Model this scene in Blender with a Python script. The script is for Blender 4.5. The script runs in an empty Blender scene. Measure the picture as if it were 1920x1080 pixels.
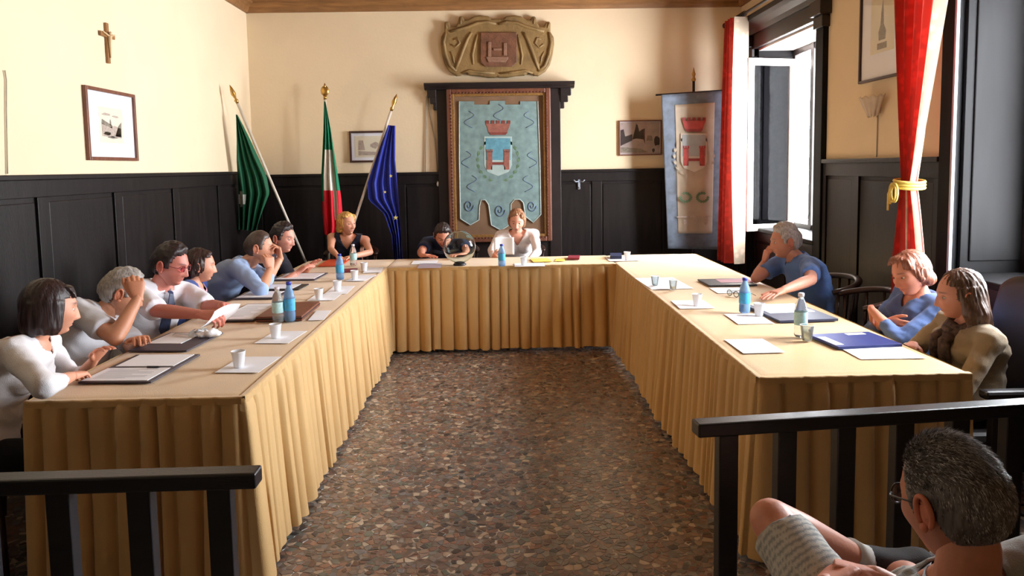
import bpy, math, random
import numpy as np
from mathutils import Vector, Matrix, noise

sc = bpy.context.scene
C = sc.collection
PI = math.pi
def R(d): return math.radians(d)

# ------------------------------------------------------------------ camera, sky, light, exposure
FPX = 1400.0
cam_d = bpy.data.cameras.new('camera'); cam = bpy.data.objects.new('camera', cam_d); C.objects.link(cam)
cam_d.sensor_width = 36.0; cam_d.lens = 36.0 * FPX / 1920.0; cam_d.shift_y = -104.0 / 1920.0; cam_d.clip_start = 0.05
CAM_M = Matrix.Translation((0, 0, 1.62)) @ Matrix.Rotation(R(-1.02), 4, 'Z') @ Matrix.Rotation(R(85.0), 4, 'X') @ Matrix.Rotation(R(-0.95), 4, 'Z')
cam.matrix_world = CAM_M
sc.camera = cam

world = bpy.data.worlds.new('sky'); sc.world = world; world.use_nodes = True
wn = world.node_tree; wb = wn.nodes['Background']
wb.inputs[0].default_value = (0.93, 0.96, 1.0, 1); wb.inputs[1].default_value = 56.0

def light_portal(name, loc, rot, sx, sy):
    d = bpy.data.lights.new(name, 'AREA'); d.shape = 'RECTANGLE'; d.size = sx; d.size_y = sy
    d.cycles.is_portal = True
    o = bpy.data.objects.new(name, d); C.objects.link(o); o.location = loc; o.rotation_euler = rot
    return o
WX = 2.73                       # inner face of the window wall
WIN = [(6.33, 7.85, 0.94, 2.80), (2.95, 4.37, 0.94, 2.80)]   # windows: y0, y1, z0, z1
for i, (a, b, c, d) in enumerate(WIN):
    light_portal('window_portal', (WX + 0.42, (a + b) / 2, (c + d) / 2), (0, R(90), 0), d - c, b - a)
vs = sc.view_settings
vs.view_transform = 'Standard'; vs.look = 'None'; vs.gamma = 1.0; vs.exposure = 0.0; vs.use_curve_mapping = False
sc.cycles.max_bounces = 8; sc.cycles.diffuse_bounces = 5; sc.cycles.sample_clamp_indirect = 6.0
sc.cycles.use_denoising = True

# ------------------------------------------------------------------ photo pixel -> place
_CI = CAM_M.to_3x3()
def ray(px, py):
    return _CI @ Vector(((px - 960.0) / FPX, -(py - 436.0) / FPX, -1.0))
def PY(px, py, y):
    d = ray(px, py); return Vector((0, 0, 1.62)) + d * (y / d.y)
def PZ(px, py, z):
    d = ray(px, py); return Vector((0, 0, 1.62)) + d * ((z - 1.62) / d.z)
def PX(px, py, x):
    d = ray(px, py); return Vector((0, 0, 1.62)) + d * (x / d.x)

# ------------------------------------------------------------------ materials
def lin(c):
    return tuple((v / 255 / 12.92) if v / 255 <= 0.04045 else ((v / 255 + 0.055) / 1.055) ** 2.4 for v in c)
class NT:
    def __init__(s, name):
        s.m = bpy.data.materials.new(name); s.m.use_nodes = True; s.t = s.m.node_tree
        s.b = s.t.nodes['Principled BSDF']; s.out = s.t.nodes['Material Output']
    def n(s, typ, **kw):
        x = s.t.nodes.new(typ)
        for k, v in kw.items():
            if hasattr(x, k): setattr(x, k, v)
            else: x.inputs[k].default_value = v
        return x
    def l(s, a, ao, b, bi): s.t.links.new(a.outputs[ao], b.inputs[bi])
    def ramp(s, stops, interp='LINEAR'):
        r = s.n('ShaderNodeValToRGB'); r.color_ramp.interpolation = interp
        e = r.color_ramp.elements
        while len(e) < len(stops): e.new(0.5)
        for i, (p, c) in enumerate(stops):
            e[i].position = p; e[i].color = (*c, 1)
        return r
def mat(name, rgb, rough=0.6, metal=0.0, var=0.12, scale=8.0, stretch=(1, 1, 1), bump=0.0, bscale=60.0, spec=0.5, trans=0.0, attr=None, sheen=0.0, distort=0.0, detail=4.0, fade=None):
    """a procedural material: base colour varied by noise, fine bump"""
    k = NT(name); c = lin(rgb)
    tc = k.n('ShaderNodeTexCoord'); mp = k.n('ShaderNodeMapping'); mp.inputs['Scale'].default_value = stretch
    k.l(tc, 'Object', mp, 'Vector')
    nz = k.n('ShaderNodeTexNoise', Scale=scale, Detail=detail, Distortion=distort); k.l(mp, 0, nz, 'Vector')
    lo = tuple(max(0, v * (1 - var)) for v in c); hi = tuple(min(1, v * (1 + var)) for v in c)
    r = k.ramp([(0.3, lo), (0.7, hi)]); k.l(nz, 'Fac', r, 0)
    src, so = r, 0
    if attr:
        at = k.n('ShaderNodeAttribute', attribute_name=attr)
        mx = k.n('ShaderNodeMix', data_type='RGBA', blend_type='MULTIPLY'); mx.inputs[0].default_value = 1.0
        k.t.links.new(r.outputs[0], mx.inputs[6]); k.t.links.new(at.outputs['Color'], mx.inputs[7])
        k.t.links.new(mx.outputs[2], k.b.inputs['Base Color'])
    else:
        k.l(src, so, k.b, 'Base Color')
    k.b.inputs['Roughness'].default_value = rough; k.b.inputs['Metallic'].default_value = metal
    k.b.inputs['Specular IOR Level'].default_value = spec
    if sheen: k.b.inputs['Sheen Weight'].default_value = sheen
    if trans: k.b.inputs['Transmission Weight'].default_value = trans
    if bump:
        n2 = k.n('ShaderNodeTexNoise', Scale=bscale, Detail=3.0); k.l(mp, 0, n2, 'Vector')
        bp = k.n('ShaderNodeBump', Strength=bump, Distance=0.01); k.l(n2, 'Fac', bp, 'Height'); k.l(bp, 0, k.b, 'Normal')
    return k.m
def cloth_mat(name, rgb, var=0.1, translucent=0.0, attr=None, rough=0.85, sheen=0.15):
    m = mat(name, rgb, rough=rough, var=var, scale=5.0, bump=0.25, bscale=320.0, spec=0.2, sheen=sheen, attr=attr)
    if translucent:
        t = m.node_tree; b = t.nodes['Principled BSDF']; o = t.nodes['Material Output']
        tr = t.nodes.new('ShaderNodeBsdfTranslucent'); mx = t.nodes.new('ShaderNodeMixShader'); mx.inputs[0].default_value = translucent
        src = b.inputs['Base Color'].links[0].from_socket; t.links.new(src, tr.inputs[0])
        t.links.new(b.outputs[0], mx.inputs[1]); t.links.new(tr.outputs[0], mx.inputs[2]); t.links.new(mx.outputs[0], o.inputs[0])
    return m
def pane_mat(name, tint=(1, 1, 1), clear=0.85, rough=0.02):
    k = NT(name); tr = k.n('ShaderNodeBsdfTransparent'); tr.inputs[0].default_value = (*tint, 1)
    gl = k.n('ShaderNodeBsdfGlossy'); gl.inputs['Roughness'].default_value = rough
    lw = k.n('ShaderNodeLayerWeight', Blend=0.5); fr = k.n('ShaderNodeMath', operation='POWER'); k.l(lw, 'Facing', fr, 0); fr.inputs[1].default_value = 4.0; mx = k.n('ShaderNodeMixShader')
    mt = k.n('ShaderNodeMath', operation='MULTIPLY_ADD'); mt.inputs[1].default_value = 0.5; mt.inputs[2].default_value = 1 - clear; k.l(fr, 0, mt, 0)
    k.l(mt, 0, mx, 0); k.l(tr, 0, mx, 1); k.l(gl, 0, mx, 2); k.l(mx, 0, k.out, 0)
    return k.m

# ------------------------------------------------------------------ mesh builder
class B:
    def __init__(s): s.v = []; s.f = []; s.c = None
    def add(s, vs, fs):
        o = len(s.v); s.v.extend([tuple(p) for p in vs]); s.f.extend([tuple(i + o for i in f) for f in fs]); return s
    def box(s, x0, x1, y0, y1, z0, z1, M=None):
        p = [Vector((x, y, z)) for z in (z0, z1) for x, y in ((x0, y0), (x1, y0), (x1, y1), (x0, y1))]
        if M: p = [M @ q for q in p]
        return s.add(p, [(3, 2, 1, 0), (4, 5, 6, 7), (0, 1, 5, 4), (1, 2, 6, 5), (2, 3, 7, 6), (3, 0, 4, 7)])
    def tube(s, pts, r, n=8, cap=True, flat=1.0):
        pts = [Vector(p) for p in pts]; m = len(pts)
        rs = r if isinstance(r, (list, tuple)) else [r] * m
        prev = None; vs = []; fs = []
        for i, p in enumerate(pts):
            t = (pts[min(i + 1, m - 1)] - pts[max(i - 1, 0)]).normalized()
            if prev is None:
                a = t.orthogonal().normalized()
                if abs(t.z) < 0.9: a = Vector((0, 0, 1)).cross(t).normalized()
            else:
                a = (prev - t * prev.dot(t)).normalized()
            prev = a; b = t.cross(a)
            for k in range(n):
                w = 2 * PI * k / n
                vs.append(p + (a * math.cos(w) + b * math.sin(w) * flat) * rs[i])
        for i in range(m - 1):
            for k in range(n):
                fs.append((i * n + k, i * n + (k + 1) % n, (i + 1) * n + (k + 1) % n, (i + 1) * n + k))
        if cap:
            fs.append(tuple(range(n))[::-1]); fs.append(tuple((m - 1) * n + k for k in range(n)))
        return s.add(vs, fs)
    def capsule(s, p0, p1, r0, r1, n=14):
        p0, p1 = Vector(p0), Vector(p1); d = (p1 - p0)
        if d.length < 1e-6: d = Vector((0, 0, 1e-4))
        t = d.normalized(); pts = []; rs = []
        for k in range(5):
            w = PI / 2 * k / 4; pts.append(p0 - t * r0 * math.cos(w)); rs.append(max(1e-4, r0 * math.sin(w)))
        for k in range(5):
            w = PI / 2 * k / 4; pts.append(p1 + t * r1 * math.sin(w)); rs.append(max(1e-4, r1 * math.cos(w)))
        # fixed frame
        a = t.orthogonal().normalized(); b = t.cross(a); vs = []; fs = []
        for p, q in zip(pts, rs):
            for k in range(n):
                w = 2 * PI * k / n; vs.append(p + (a * math.cos(w) + b * math.sin(w)) * q)
        m = len(pts)
        for i in range(m - 1):
            for k in range(n): fs.append((i * n + k, i * n + (k + 1) % n, (i + 1) * n + (k + 1) % n, (i + 1) * n + k))
        fs.append(tuple(range(n))[::-1]); fs.append(tuple((m - 1) * n + k for k in range(n)))
        return s.add(vs, fs)
    def ell(s, c, rad, M=None, n=20, m=12):
        vs = []; fs = []; c = Vector(c)
        for i in range(m + 1):
            th = PI * i / m
            for k in range(n):
                ph = 2 * PI * k / n
                p = Vector((rad[0] * math.sin(th) * math.cos(ph), rad[1] * math.sin(th) * math.sin(ph), rad[2] * math.cos(th)))
                if M: p = M @ p
                vs.append(c + p)
        for i in range(m):
            for k in range(n): fs.append((i * n + k, (i + 1) * n + k, (i + 1) * n + (k + 1) % n, i * n + (k + 1) % n))
        return s.add(vs, fs)
    def loft(s, secs, n=24, e=2.0):
        """secs: (centre, right vec, fwd vec, a, b)"""
        vs = []; fs = []
        for c, rt, fw, a, b in secs:
            for k in range(n):
                w = 2 * PI * k / n; cx, sx = math.cos(w), math.sin(w)
                vs.append(Vector(c) + Vector(rt) * (a * math.copysign(abs(cx) ** (2 / e), cx)) + Vector(fw) * (b * math.copysign(abs(sx) ** (2 / e), sx)))
        m = len(secs)
        for i in range(m - 1):
            for k in range(n): fs.append((i * n + k, i * n + (k + 1) % n, (i + 1) * n + (k + 1) % n, (i + 1) * n + k))
        fs.append(tuple(range(n))[::-1]); fs.append(tuple((m - 1) * n + k for k in range(n)))
        return s.add(vs, fs)
    def lathe(s, prof, c=(0, 0, 0), n=20, cap=True):
        vs = []; fs = []
        for r, z in prof:
            for k in range(n):
                w = 2 * PI * k / n; vs.append((c[0] + r * math.cos(w), c[1] + r * math.sin(w), c[2] + z))
        for i in range(len(prof) - 1):
            for k in range(n): fs.append((i * n + k, i * n + (k + 1) % n, (i + 1) * n + (k + 1) % n, (i + 1) * n + k))
        if cap:
            fs.append(tuple(range(n))[::-1]); fs.append(tuple((len(prof) - 1) * n + k for k in range(n)))
        return s.add(vs, fs)
    def prism(s, poly, f, h):
        """poly 2D list; f maps (u,v,w)->3D; extruded w 0..h"""
        n = len(poly); vs = [f(u, v, 0) for u, v in poly] + [f(u, v, h) for u, v in poly]
        fs = [tuple(range(n))[::-1], tuple(range(n, 2 * n))] + [(i, (i + 1) % n, n + (i + 1) % n, n + i) for i in range(n)]
        return s.add(vs, fs)
    def grid(s, fn, nu, nv):
        vs = [fn(i / nu, j / nv) for j in range(nv + 1) for i in range(nu + 1)]
        fs = [(j * (nu + 1) + i, j * (nu + 1) + i + 1, (j + 1) * (nu + 1) + i + 1, (j + 1) * (nu + 1) + i) for j in range(nv) for i in range(nu)]
        return s.add(vs, fs)
    def xf(s, M):
        s.v = [tuple(M @ Vector(p)) for p in s.v]; return s

def total_loc(o):
    v = Vector((0, 0, 0))
    while o is not None: v += o.location; o = o.parent
    return v
def obj(name, b, m, parent=None, smooth=False, bevel=0.0, auto=None, solid=0.0, kind=None, fix=True):
    """one mesh object; vertices are world coordinates, parents are unrotated when this is called"""
    me = bpy.data.meshes.new(name); me.from_pydata(b.v, [], b.f)
    if fix:
        import bmesh
        bm = bmesh.new(); bm.from_mesh(me); bmesh.ops.recalc_face_normals(bm, faces=bm.faces); bm.to_mesh(me); bm.free()
    if parent is not None:
        L = total_loc(parent); me.transform(Matrix.Translation(-L))
    o = bpy.data.objects.new(name, me); C.objects.link(o); o.parent = parent
    for mm in (m if isinstance(m, (list, tuple)) else [m]): me.materials.append(mm)
    if smooth: me.shade_smooth()
    if bevel:
        bv = o.modifiers.new('bevel', 'BEVEL'); bv.width = bevel; bv.segments = 2; bv.limit_method = 'ANGLE'; bv.angle_limit = R(40)
    if solid:
        sd = o.modifiers.new('solid', 'SOLIDIFY'); sd.thickness = solid; sd.offset = 0
    if kind: o['kind'] = kind
    return o
def thing(name, label, cat, loc=(0, 0, 0), group=None):
    o = bpy.data.objects.new(name, None); C.objects.link(o); o.location = loc; o.empty_display_size = 0.1
    o['label'] = label; o['category'] = cat
    if group: o['group'] = group
    return o
def tag(o, label, cat, group=None):
    o['label'] = label; o['category'] = cat
    if group: o['group'] = group
    return o
def struct(name, b, m, **kw):
    o = obj(name, b, m, **kw); o['kind'] = 'structure'; return o
def sgroup(name):
    o = bpy.data.objects.new(name, None); C.objects.link(o); o['kind'] = 'structure'; return o
def dup(root, loc, rotz=0.0, label=None, group=None, scale=None):
    r = root.copy(); C.objects.link(r); r.location = loc; r.rotation_euler = (0, 0, rotz)
    if scale: r.scale = (scale,) * 3
    if label: r['label'] = label
    if group: r['group'] = group
    for ch in list(root.children):
        c = ch.copy(); C.objects.link(c); c.parent = r
        for g in ch.children:
            d = g.copy(); C.objects.link(d); d.parent = c
    return r
# ------------------------------------------------------------------ materials of the room
def plaster_mat(name, rgb):
    k = NT(name); c = lin(rgb)
    tc = k.n('ShaderNodeTexCoord')
    n1 = k.n('ShaderNodeTexNoise', Scale=0.9, Detail=5.0, Roughness=0.6); k.l(tc, 'Object', n1, 'Vector')
    r = k.ramp([(0.3, tuple(v * 0.93 for v in c)), (0.55, c), (0.75, tuple(min(1, v * 1.05) for v in c))]); k.l(n1, 'Fac', r, 0)
    k.l(r, 0, k.b, 'Base Color'); k.b.inputs['Roughness'].default_value = 0.85; k.b.inputs['Specular IOR Level'].default_value = 0.25
    n2 = k.n('ShaderNodeTexNoise', Scale=35.0, Detail=4.0); k.l(tc, 'Object', n2, 'Vector')
    bp = k.n('ShaderNodeBump', Strength=0.12, Distance=0.01); k.l(n2, 'Fac', bp, 'Height'); k.l(bp, 0, k.b, 'Normal')
    return k.m
M_plaster = plaster_mat('cream_plaster', (233, 214, 182))
M_dark = mat('dark_panelling_wood', (26, 21, 21), rough=0.42, var=0.35, scale=3.0, stretch=(6, 6, 0.6), bump=0.12, bscale=40, distort=1.0, spec=0.3)
M_dark2 = mat('dark_cornice_wood', (30, 21, 20), rough=0.45, var=0.3, scale=3.0, stretch=(2, 2, 2), bump=0.1, bscale=50)
M_ceil = mat('brown_ceiling_wood', (142, 100, 58), rough=0.55, var=0.25, scale=2.5, stretch=(1, 6, 6), bump=0.1, bscale=40, distort=1.5)
M_jamb = mat('dark_reveal_wood', (15, 14, 16), rough=0.6, var=0.3, scale=3.0, stretch=(6, 6, 0.6), spec=0.15)
M_black = mat('black_painted_wood', (22, 23, 30), rough=0.33, var=0.3, scale=4.0, stretch=(0.6, 6, 6), bump=0.15, bscale=70)
M_white = mat('white_painted_wood', (232, 224, 212), rough=0.4, var=0.05, scale=6)
M_soffit = mat('pale_reveal_plaster', (216, 200, 192), rough=0.8, var=0.06, scale=4)
M_pane = pane_mat('window_glass', (0.55, 0.55, 0.58), clear=0.93)
M_panec = pane_mat('clear_window_glass', (0.97, 0.98, 0.98), clear=0.97)
M_paned = pane_mat('dull_window_glass', (0.6, 0.6, 0.62), clear=0.998)
M_lightstrip_hook = mat('pale_light_strip_and_hook', (150, 158, 172), rough=0.4, var=0.04)  # painted light of the casing-edge strip; also the wall hook's metal
M_gold = mat('aged_gold', (170, 130, 60), rough=0.4, metal=0.6, var=0.3, scale=30)
M_brass = mat('brass', (190, 150, 80), rough=0.3, metal=0.9, var=0.15, scale=30)

YB = 8.4; XL = -2.72; ZC = 3.345; YF = -2.2; ZW = 1.61

# floor and its terrazzo chips
FLP = [(132, 114, 104), (120, 104, 96), (154, 134, 120), (104, 90, 84), (134, 104, 92), (148, 112, 96), (122, 120, 122), (142, 138, 132),
       (196, 182, 164), (98, 96, 94), (110, 116, 108), (86, 76, 72), (128, 108, 94), (176, 156, 136), (116, 88, 78), (76, 72, 74), (150, 126, 110), (134, 124, 118), (138, 122, 114), (126, 112, 104)]
def floor_mat():
    k = NT('terrazzo_mortar')
    tc = k.n('ShaderNodeTexCoord')
    v = k.n('ShaderNodeTexVoronoi', Scale=34.0); k.l(tc, 'Object', v, 'Vector')
    cs = [lin(c) for c in FLP[:12]]
    r = k.ramp([(i / 12, tuple(x * 0.9 for x in c)) for i, c in enumerate(cs)], 'CONSTANT')
    sp = k.n('ShaderNodeSeparateColor'); k.l(v, 'Color', sp, 0); k.l(sp, 0, r, 0)
    e = k.n('ShaderNodeTexVoronoi', Scale=34.0, feature='DISTANCE_TO_EDGE'); k.l(tc, 'Object', e, 'Vector')
    rr = k.ramp([(0.03, (0, 0, 0)), (0.09, (1, 1, 1))]); k.l(e, 'Distance', rr, 0)
    mx = k.n('ShaderNodeMix', data_type='RGBA'); k.t.links.new(rr.outputs[0], mx.inputs[0])
    mx.inputs[6].default_value = (*lin((104, 88, 78)), 1); k.t.links.new(r.outputs[0], mx.inputs[7])
    k.t.links.new(mx.outputs[2], k.b.inputs['Base Color'])
    k.b.inputs['Roughness'].default_value = 0.34
    return k.m
M_floor = floor_mat()
M_chip = mat('terrazzo_chip_stone', (255, 255, 255), rough=0.27, var=0.22, scale=40, attr='Col')
floor = struct('floor', B().box(XL - 0.3, WX + 0.3, YF, YB + 0.2, -0.2, 0.0), M_floor)

def voronoi_cells(x0, x1, y0, y1, p, rnd):
    nx = int((x1 - x0) / p) + 1; ny = int((y1 - y0) / p) + 1
    S = {}
    for i in range(-2, nx + 2):
        for j in range(-2, ny + 2):
            S[i, j] = (x0 + (i + rnd.uniform(-0.1, 1.1)) * p, y0 + (j + rnd.uniform(-0.1, 1.1)) * p)
    out = []
    for i in range(nx):
        for j in range(ny):
            cx, cy = S[i, j]
            poly = [(cx - p * 1.6, cy - p * 1.6), (cx + p * 1.6, cy - p * 1.6), (cx + p * 1.6, cy + p * 1.6), (cx - p * 1.6, cy + p * 1.6)]
            for a in (-2, -1, 0, 1, 2):
                for b in (-2, -1, 0, 1, 2):
                    if a == 0 and b == 0: continue
                    q = S.get((i + a, j + b))
                    if q is None: continue
                    nxv, nyv = q[0] - cx, q[1] - cy; L = math.hypot(nxv, nyv)
                    if L > 3.2 * p or L < 1e-9: continue
                    d = L / 2; nxv /= L; nyv /= L
                    new = []; m = len(poly); keep = [((x - cx) * nxv + (y - cy) * nyv) - d for x, y in poly]
                    if max(keep) <= 0: continue
                    for k in range(m):
                        A, Bq = poly[k], poly[(k + 1) % m]; ka, kb = keep[k], keep[(k + 1) % m]
                        if ka <= 0: new.append(A)
                        if (ka < 0) != (kb < 0) and ka != kb:
                            t = ka / (ka - kb); new.append((A[0] + (Bq[0] - A[0]) * t, A[1] + (Bq[1] - A[1]) * t))
                    poly = new
                    if len(poly) < 3: break
                if len(poly) < 3: break
            if len(poly) >= 3: out.append(((cx, cy), poly))
    return out
rnd = random.Random(7)
cells = voronoi_cells(-1.25, 1.35, 1.75, 6.7, 0.033, rnd) + voronoi_cells(1.36, 2.68, 1.75, 3.6, 0.034, rnd) + voronoi_cells(-2.6, -1.26, 1.75, 3.2, 0.036, rnd)
chips = []
for (cx, cy), poly in cells:
    if rnd.random() < 0.16: continue
    k = rnd.choice((0.6, 0.75, 0.85, 0.9, 0.94))
    mx_ = sum(p[0] for p in poly) / len(poly); my_ = sum(p[1] for p in poly) / len(poly)
    pts = [(mx_ + (x - mx_) * k * rnd.uniform(0.93, 1.05), my_ + (y - my_) * k * rnd.uniform(0.93, 1.05)) for x, y in poly]
    h = rnd.uniform(0.0008, 0.0018); c = lin(rnd.choice(FLP)); w = rnd.uniform(0.8, 1.2)
    chips.append((pts, h, tuple(min(1, v * w) for v in c), mx_, my_))
def area(p): return abs(sum(p[i][0] * p[(i + 1) % len(p)][1] - p[(i + 1) % len(p)][0] * p[i][1] for i in range(len(p)))) / 2
def chip_mesh(name, lst):
    vs = []; fs = []; cols = []
    for pts, h, c, mx_, my_ in lst:
        o = len(vs); n = len(pts)
        vs += [(x, y, 0) for x, y in pts] + [(mx_ + (x - mx_) * 0.95, my_ + (y - my_) * 0.95, h) for x, y in pts]
        fs.append(tuple(range(o + n, o + 2 * n))); fs += [(o + i, o + (i + 1) % n, o + n + (i + 1) % n, o + n + i) for i in range(n)]
        cols += [(*c, 1)] * (2 * n)
    me = bpy.data.meshes.new(name); me.from_pydata(vs, [], fs)
    at = me.color_attributes.new('Col', 'FLOAT_COLOR', 'POINT'); at.data.foreach_set('color', np.array(cols, dtype=np.float32).ravel())
    me.materials.append(M_chip)
    o = bpy.data.objects.new(name, me); C.objects.link(o); o.parent = floor
    return o
def vis(c):   # larger in the picture = larger and nearer, only in the open floor
    if not (-1.0 < c[3] < 1.15 and c[4] > 2.35): return 0
    return area(c[0]) / c[4] ** 3
chips.sort(key=vis, reverse=True)
for c in chips[:300]: chip_mesh('terrazzo_chip', [c])
chip_mesh('terrazzo_field', chips[300:])['kind'] = 'stuff'

# walls
wl = struct('wall_left', B().box(XL - 0.3, XL, YF, YB + 0.3, 0, ZC + 0.3), M_plaster)
wbk = struct('wall_back', B().box(XL, WX, YB, YB + 0.3, 0, ZC + 0.3), M_plaster)
T = 0.42
b = B(); ys = YF
order = sorted(WIN)
for (a, c, z0, z1) in order:
    b.box(WX, WX + T, ys, a, 0, ZC + 0.3); b.box(WX, WX + T, a, c, 0, z0); b.box(WX, WX + T, a, c, z1, ZC + 0.3); ys = c
b.box(WX, WX + T, ys, YB + 0.3, 0, ZC + 0.3)
wr = struct('wall_right', b, M_plaster)
struct('wall_front', B().box(XL, WX, YF - 0.3, YF, 0, ZC + 0.3), M_plaster)
# ceiling of boards
ceil = struct('ceiling', B().box(XL - 0.3, WX + T, YF, YB + 0.3, ZC + 0.14, ZC + 0.3), M_ceil)
nb = 28
for i in range(nb):
    y0 = YF + (YB - YF) * i / nb; y1 = YF + (YB - YF) * (i + 1) / nb
    obj('ceiling_board', B().box(XL, WX, y0 + 0.004, y1 - 0.004, ZC + 0.10, ZC + 0.139), M_ceil, parent=ceil)
# wooden cornice all round
def cornice(name, p0, p1, nrm):
    b = B(); p0 = Vector(p0); p1 = Vector(p1); n = Vector(nrm)
    prof = [(0, 0), (0.03, 0), (0.045, 0.03), (0.05, 0.055), (0.08, 0.075), (0.11, 0.085), (0.12, 0.14), (0, 0.14)]
    vs = [p + n * u + Vector((0, 0, ZC - 0.0 + w)) for p in (p0, p1) for u, w in prof]; k = len(prof)
    b.add(vs, [tuple(range(k)), tuple(range(k, 2 * k))[::-1]] + [(i, (i + 1) % k, k + (i + 1) % k, k + i) for i in range(k)])
    return struct(name, b, M_ceil)
cornice('trim_1', (XL, YB, 0), (WX, YB, 0), (0, -1, 0))
cornice('trim_2', (XL, YF, 0), (XL, YB, 0), (1, 0, 0))
cornice('trim_3', (WX, YF, 0), (WX, YB, 0), (-1, 0, 0))

# wainscot: backing, panels, stiles, rails
def wainscot(name, p0, p1, nrm, bounds, top=ZW, cap=True):
    """bounds: stile centres as distances along p0->p1"""
    root = sgroup(name); p0 = Vector(p0); p1 = Vector(p1); L = (p1 - p0).length; d = (p1 - p0).normalized(); n = Vector(nrm)
    def slab(nm, s0, s1, z0, z1, t0, t1, bev=0.003, m=M_dark):
        vs = [p0 + d * s + n * t + Vector((0, 0, z)) for z in (z0, z1) for s, t in ((s0, t0), (s1, t0), (s1, t1), (s0, t1))]
        return obj(nm, B().add(vs, [(3, 2, 1, 0), (4, 5, 6, 7), (0, 1, 5, 4), (1, 2, 6, 5), (2, 3, 7, 6), (3, 0, 4, 7)]), m, parent=root, bevel=bev)
    slab('backing', 0, L, 0, top - 0.01, 0.001, 0.012, 0)
    bounds = [0.0] + list(bounds) + [L]
    for i, s in enumerate(bounds):
        slab('stile', max(0, s - 0.055), min(L, s + 0.055), 0.14, top - 0.12, 0.012, 0.03)
    for i in range(len(bounds) - 1):
        a, c = bounds[i] + 0.07, bounds[i + 1] - 0.07
        if c - a > 0.08: slab('panel', a, c, 0.17, top - 0.15, 0.012, 0.021, 0.006)
    slab('bottom_rail', 0, L, 0.0, 0.14, 0.012, 0.034); slab('top_rail', 0, L, top - 0.12, top - 0.012, 0.012, 0.03)
    if cap: slab('cap_moulding', 0, L, top - 0.02, top + 0.012, 0.001, 0.048, 0.006)
    return root
wainscot('trim_4', (XL, YF, 0), (XL, YB, 0), (1, 0, 0), [0.8, 1.65, 2.5, 3.35, 4.2, 5.05, 5.95, 6.67, 7.55, 8.5, 9.5], top=ZW)
wainscot('trim_5', (XL + 0.03, YB, 0), (WX - 0.03, YB, 0), (0, -1, 0), [0.8, 1.6, 3.8, 4.6], top=1.57)
wainscot('trim_6', (WX, 4.53, 0), (WX, 6.17, 0), (-1, 0, 0), [0.35, 1.08], top=ZW + 0.02)
wainscot('trim_7', (WX, 2.95, 0), (WX, 4.37, 0), (-1, 0, 0), [0.75], top=0.94, cap=False)
wainscot('trim_8', (WX, 6.33, 0), (WX, 7.85, 0), (-1, 0, 0), [0.7], top=0.94, cap=False)
wainscot('trim_9', (WX, 8.02, 0), (WX, YB, 0), (-1, 0, 0), [], top=ZW)
wainscot('trim_10', (WX, 1.1, 0), (WX, 2.78, 0), (-1, 0, 0), [0.5, 1.1], top=ZW)

# windows
def window(name, a, c, z0, z1, sash):
    r = sgroup(name); x = WX
    # casing on the room side
    cw = 0.15
    obj('casing_post', B().box(x - 0.045, x + 0.02, a - cw, a, 0, z1 + 0.02), M_jamb, parent=r, bevel=0.006)
    obj('casing_post', B().box(x - 0.045, x + 0.02, c, c + cw, 0, z1 + 0.02), M_jamb, parent=r, bevel=0.006)
    for s in (-1, 1):   # stepped brackets under the cornice head
        yy = a - cw if s < 0 else c + cw
        b = B(); y0, y1 = sorted((yy, yy - s * cw))
        b.box(x - 0.07, x, y0 + (0 if s > 0 else -0.03), y1 + (0.0 if s > 0 else 0), z1 - 0.08, z1 + 0.02); b.box(x - 0.10, x, y0 + (0 if s > 0 else -0.06), y1 + (0.06 if s > 0 else 0), z1 + 0.02, z1 + 0.14)
        obj('bracket', b, M_dark2, parent=r, bevel=0.008)
    obj('casing_head', B().box(x - 0.06, x + 0.02, a - 0.001, c + 0.001, z1, z1 + 0.16), M_dark2, parent=r, bevel=0.006)
    b = B()
    vs = [(x - u, y, z) for y in (a - cw - 0.10, c + cw + 0.06) for u, z in ((0, z1 + 0.14), (0.08, z1 + 0.14), (0.10, z1 + 0.18), (0.15, z1 + 0.22), (0.18, z1 + 0.25), (0.18, z1 + 0.30), (0, z1 + 0.30))]
    b.add(vs, [tuple(range(7)), tuple(range(7, 14))[::-1]] + [(i, (i + 1) % 7, 7 + (i + 1) % 7, 7 + i) for i in range(7)])
    obj('cornice_head', b, M_dark2, parent=r)
    # reveal lining
    obj('jamb_panel', B().box(x, x + T, c - 0.025, c + 0.001, z0, z1), M_jamb, parent=r, bevel=0.003)
    obj('jamb_panel', B().box(x + 0.05, x + T - 0.04, c - 0.035, c - 0.02, z0 + 0.08, z1 - 0.08), M_jamb, parent=r, bevel=0.006)
    obj('jamb_panel', B().box(x, x + T, a - 0.001, a + 0.025, z0, z1), M_jamb, parent=r, bevel=0.003)
    obj('soffit', B().box(x, x + T, a + 0.025, c - 0.025, z1 - 0.02, z1 + 0.001), M_soffit, parent=r)
    obj('window_sill', B().box(x - 0.05, x + T + 0.03, a - 0.03, c + 0.03, z0 - 0.03, z0 + 0.012), M_jamb, parent=r, bevel=0.008)
    # fixed frame at the outer face
    xo = x + T - 0.06
    fr = B().box(xo, xo + 0.05, a + 0.02, a + 0.07, z0, z1 - 0.02).box(xo, xo + 0.05, c - 0.07, c - 0.02, z0, z1 - 0.02).box(xo, xo + 0.05, a + 0.07, c - 0.07, z1 - 0.08, z1 - 0.02).box(xo, xo + 0.05, a + 0.07, c - 0.07, z0 + 0.01, z0 + 0.06)
    obj('window_frame', fr, M_dark2, parent=r, bevel=0.004)
    return r
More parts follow.
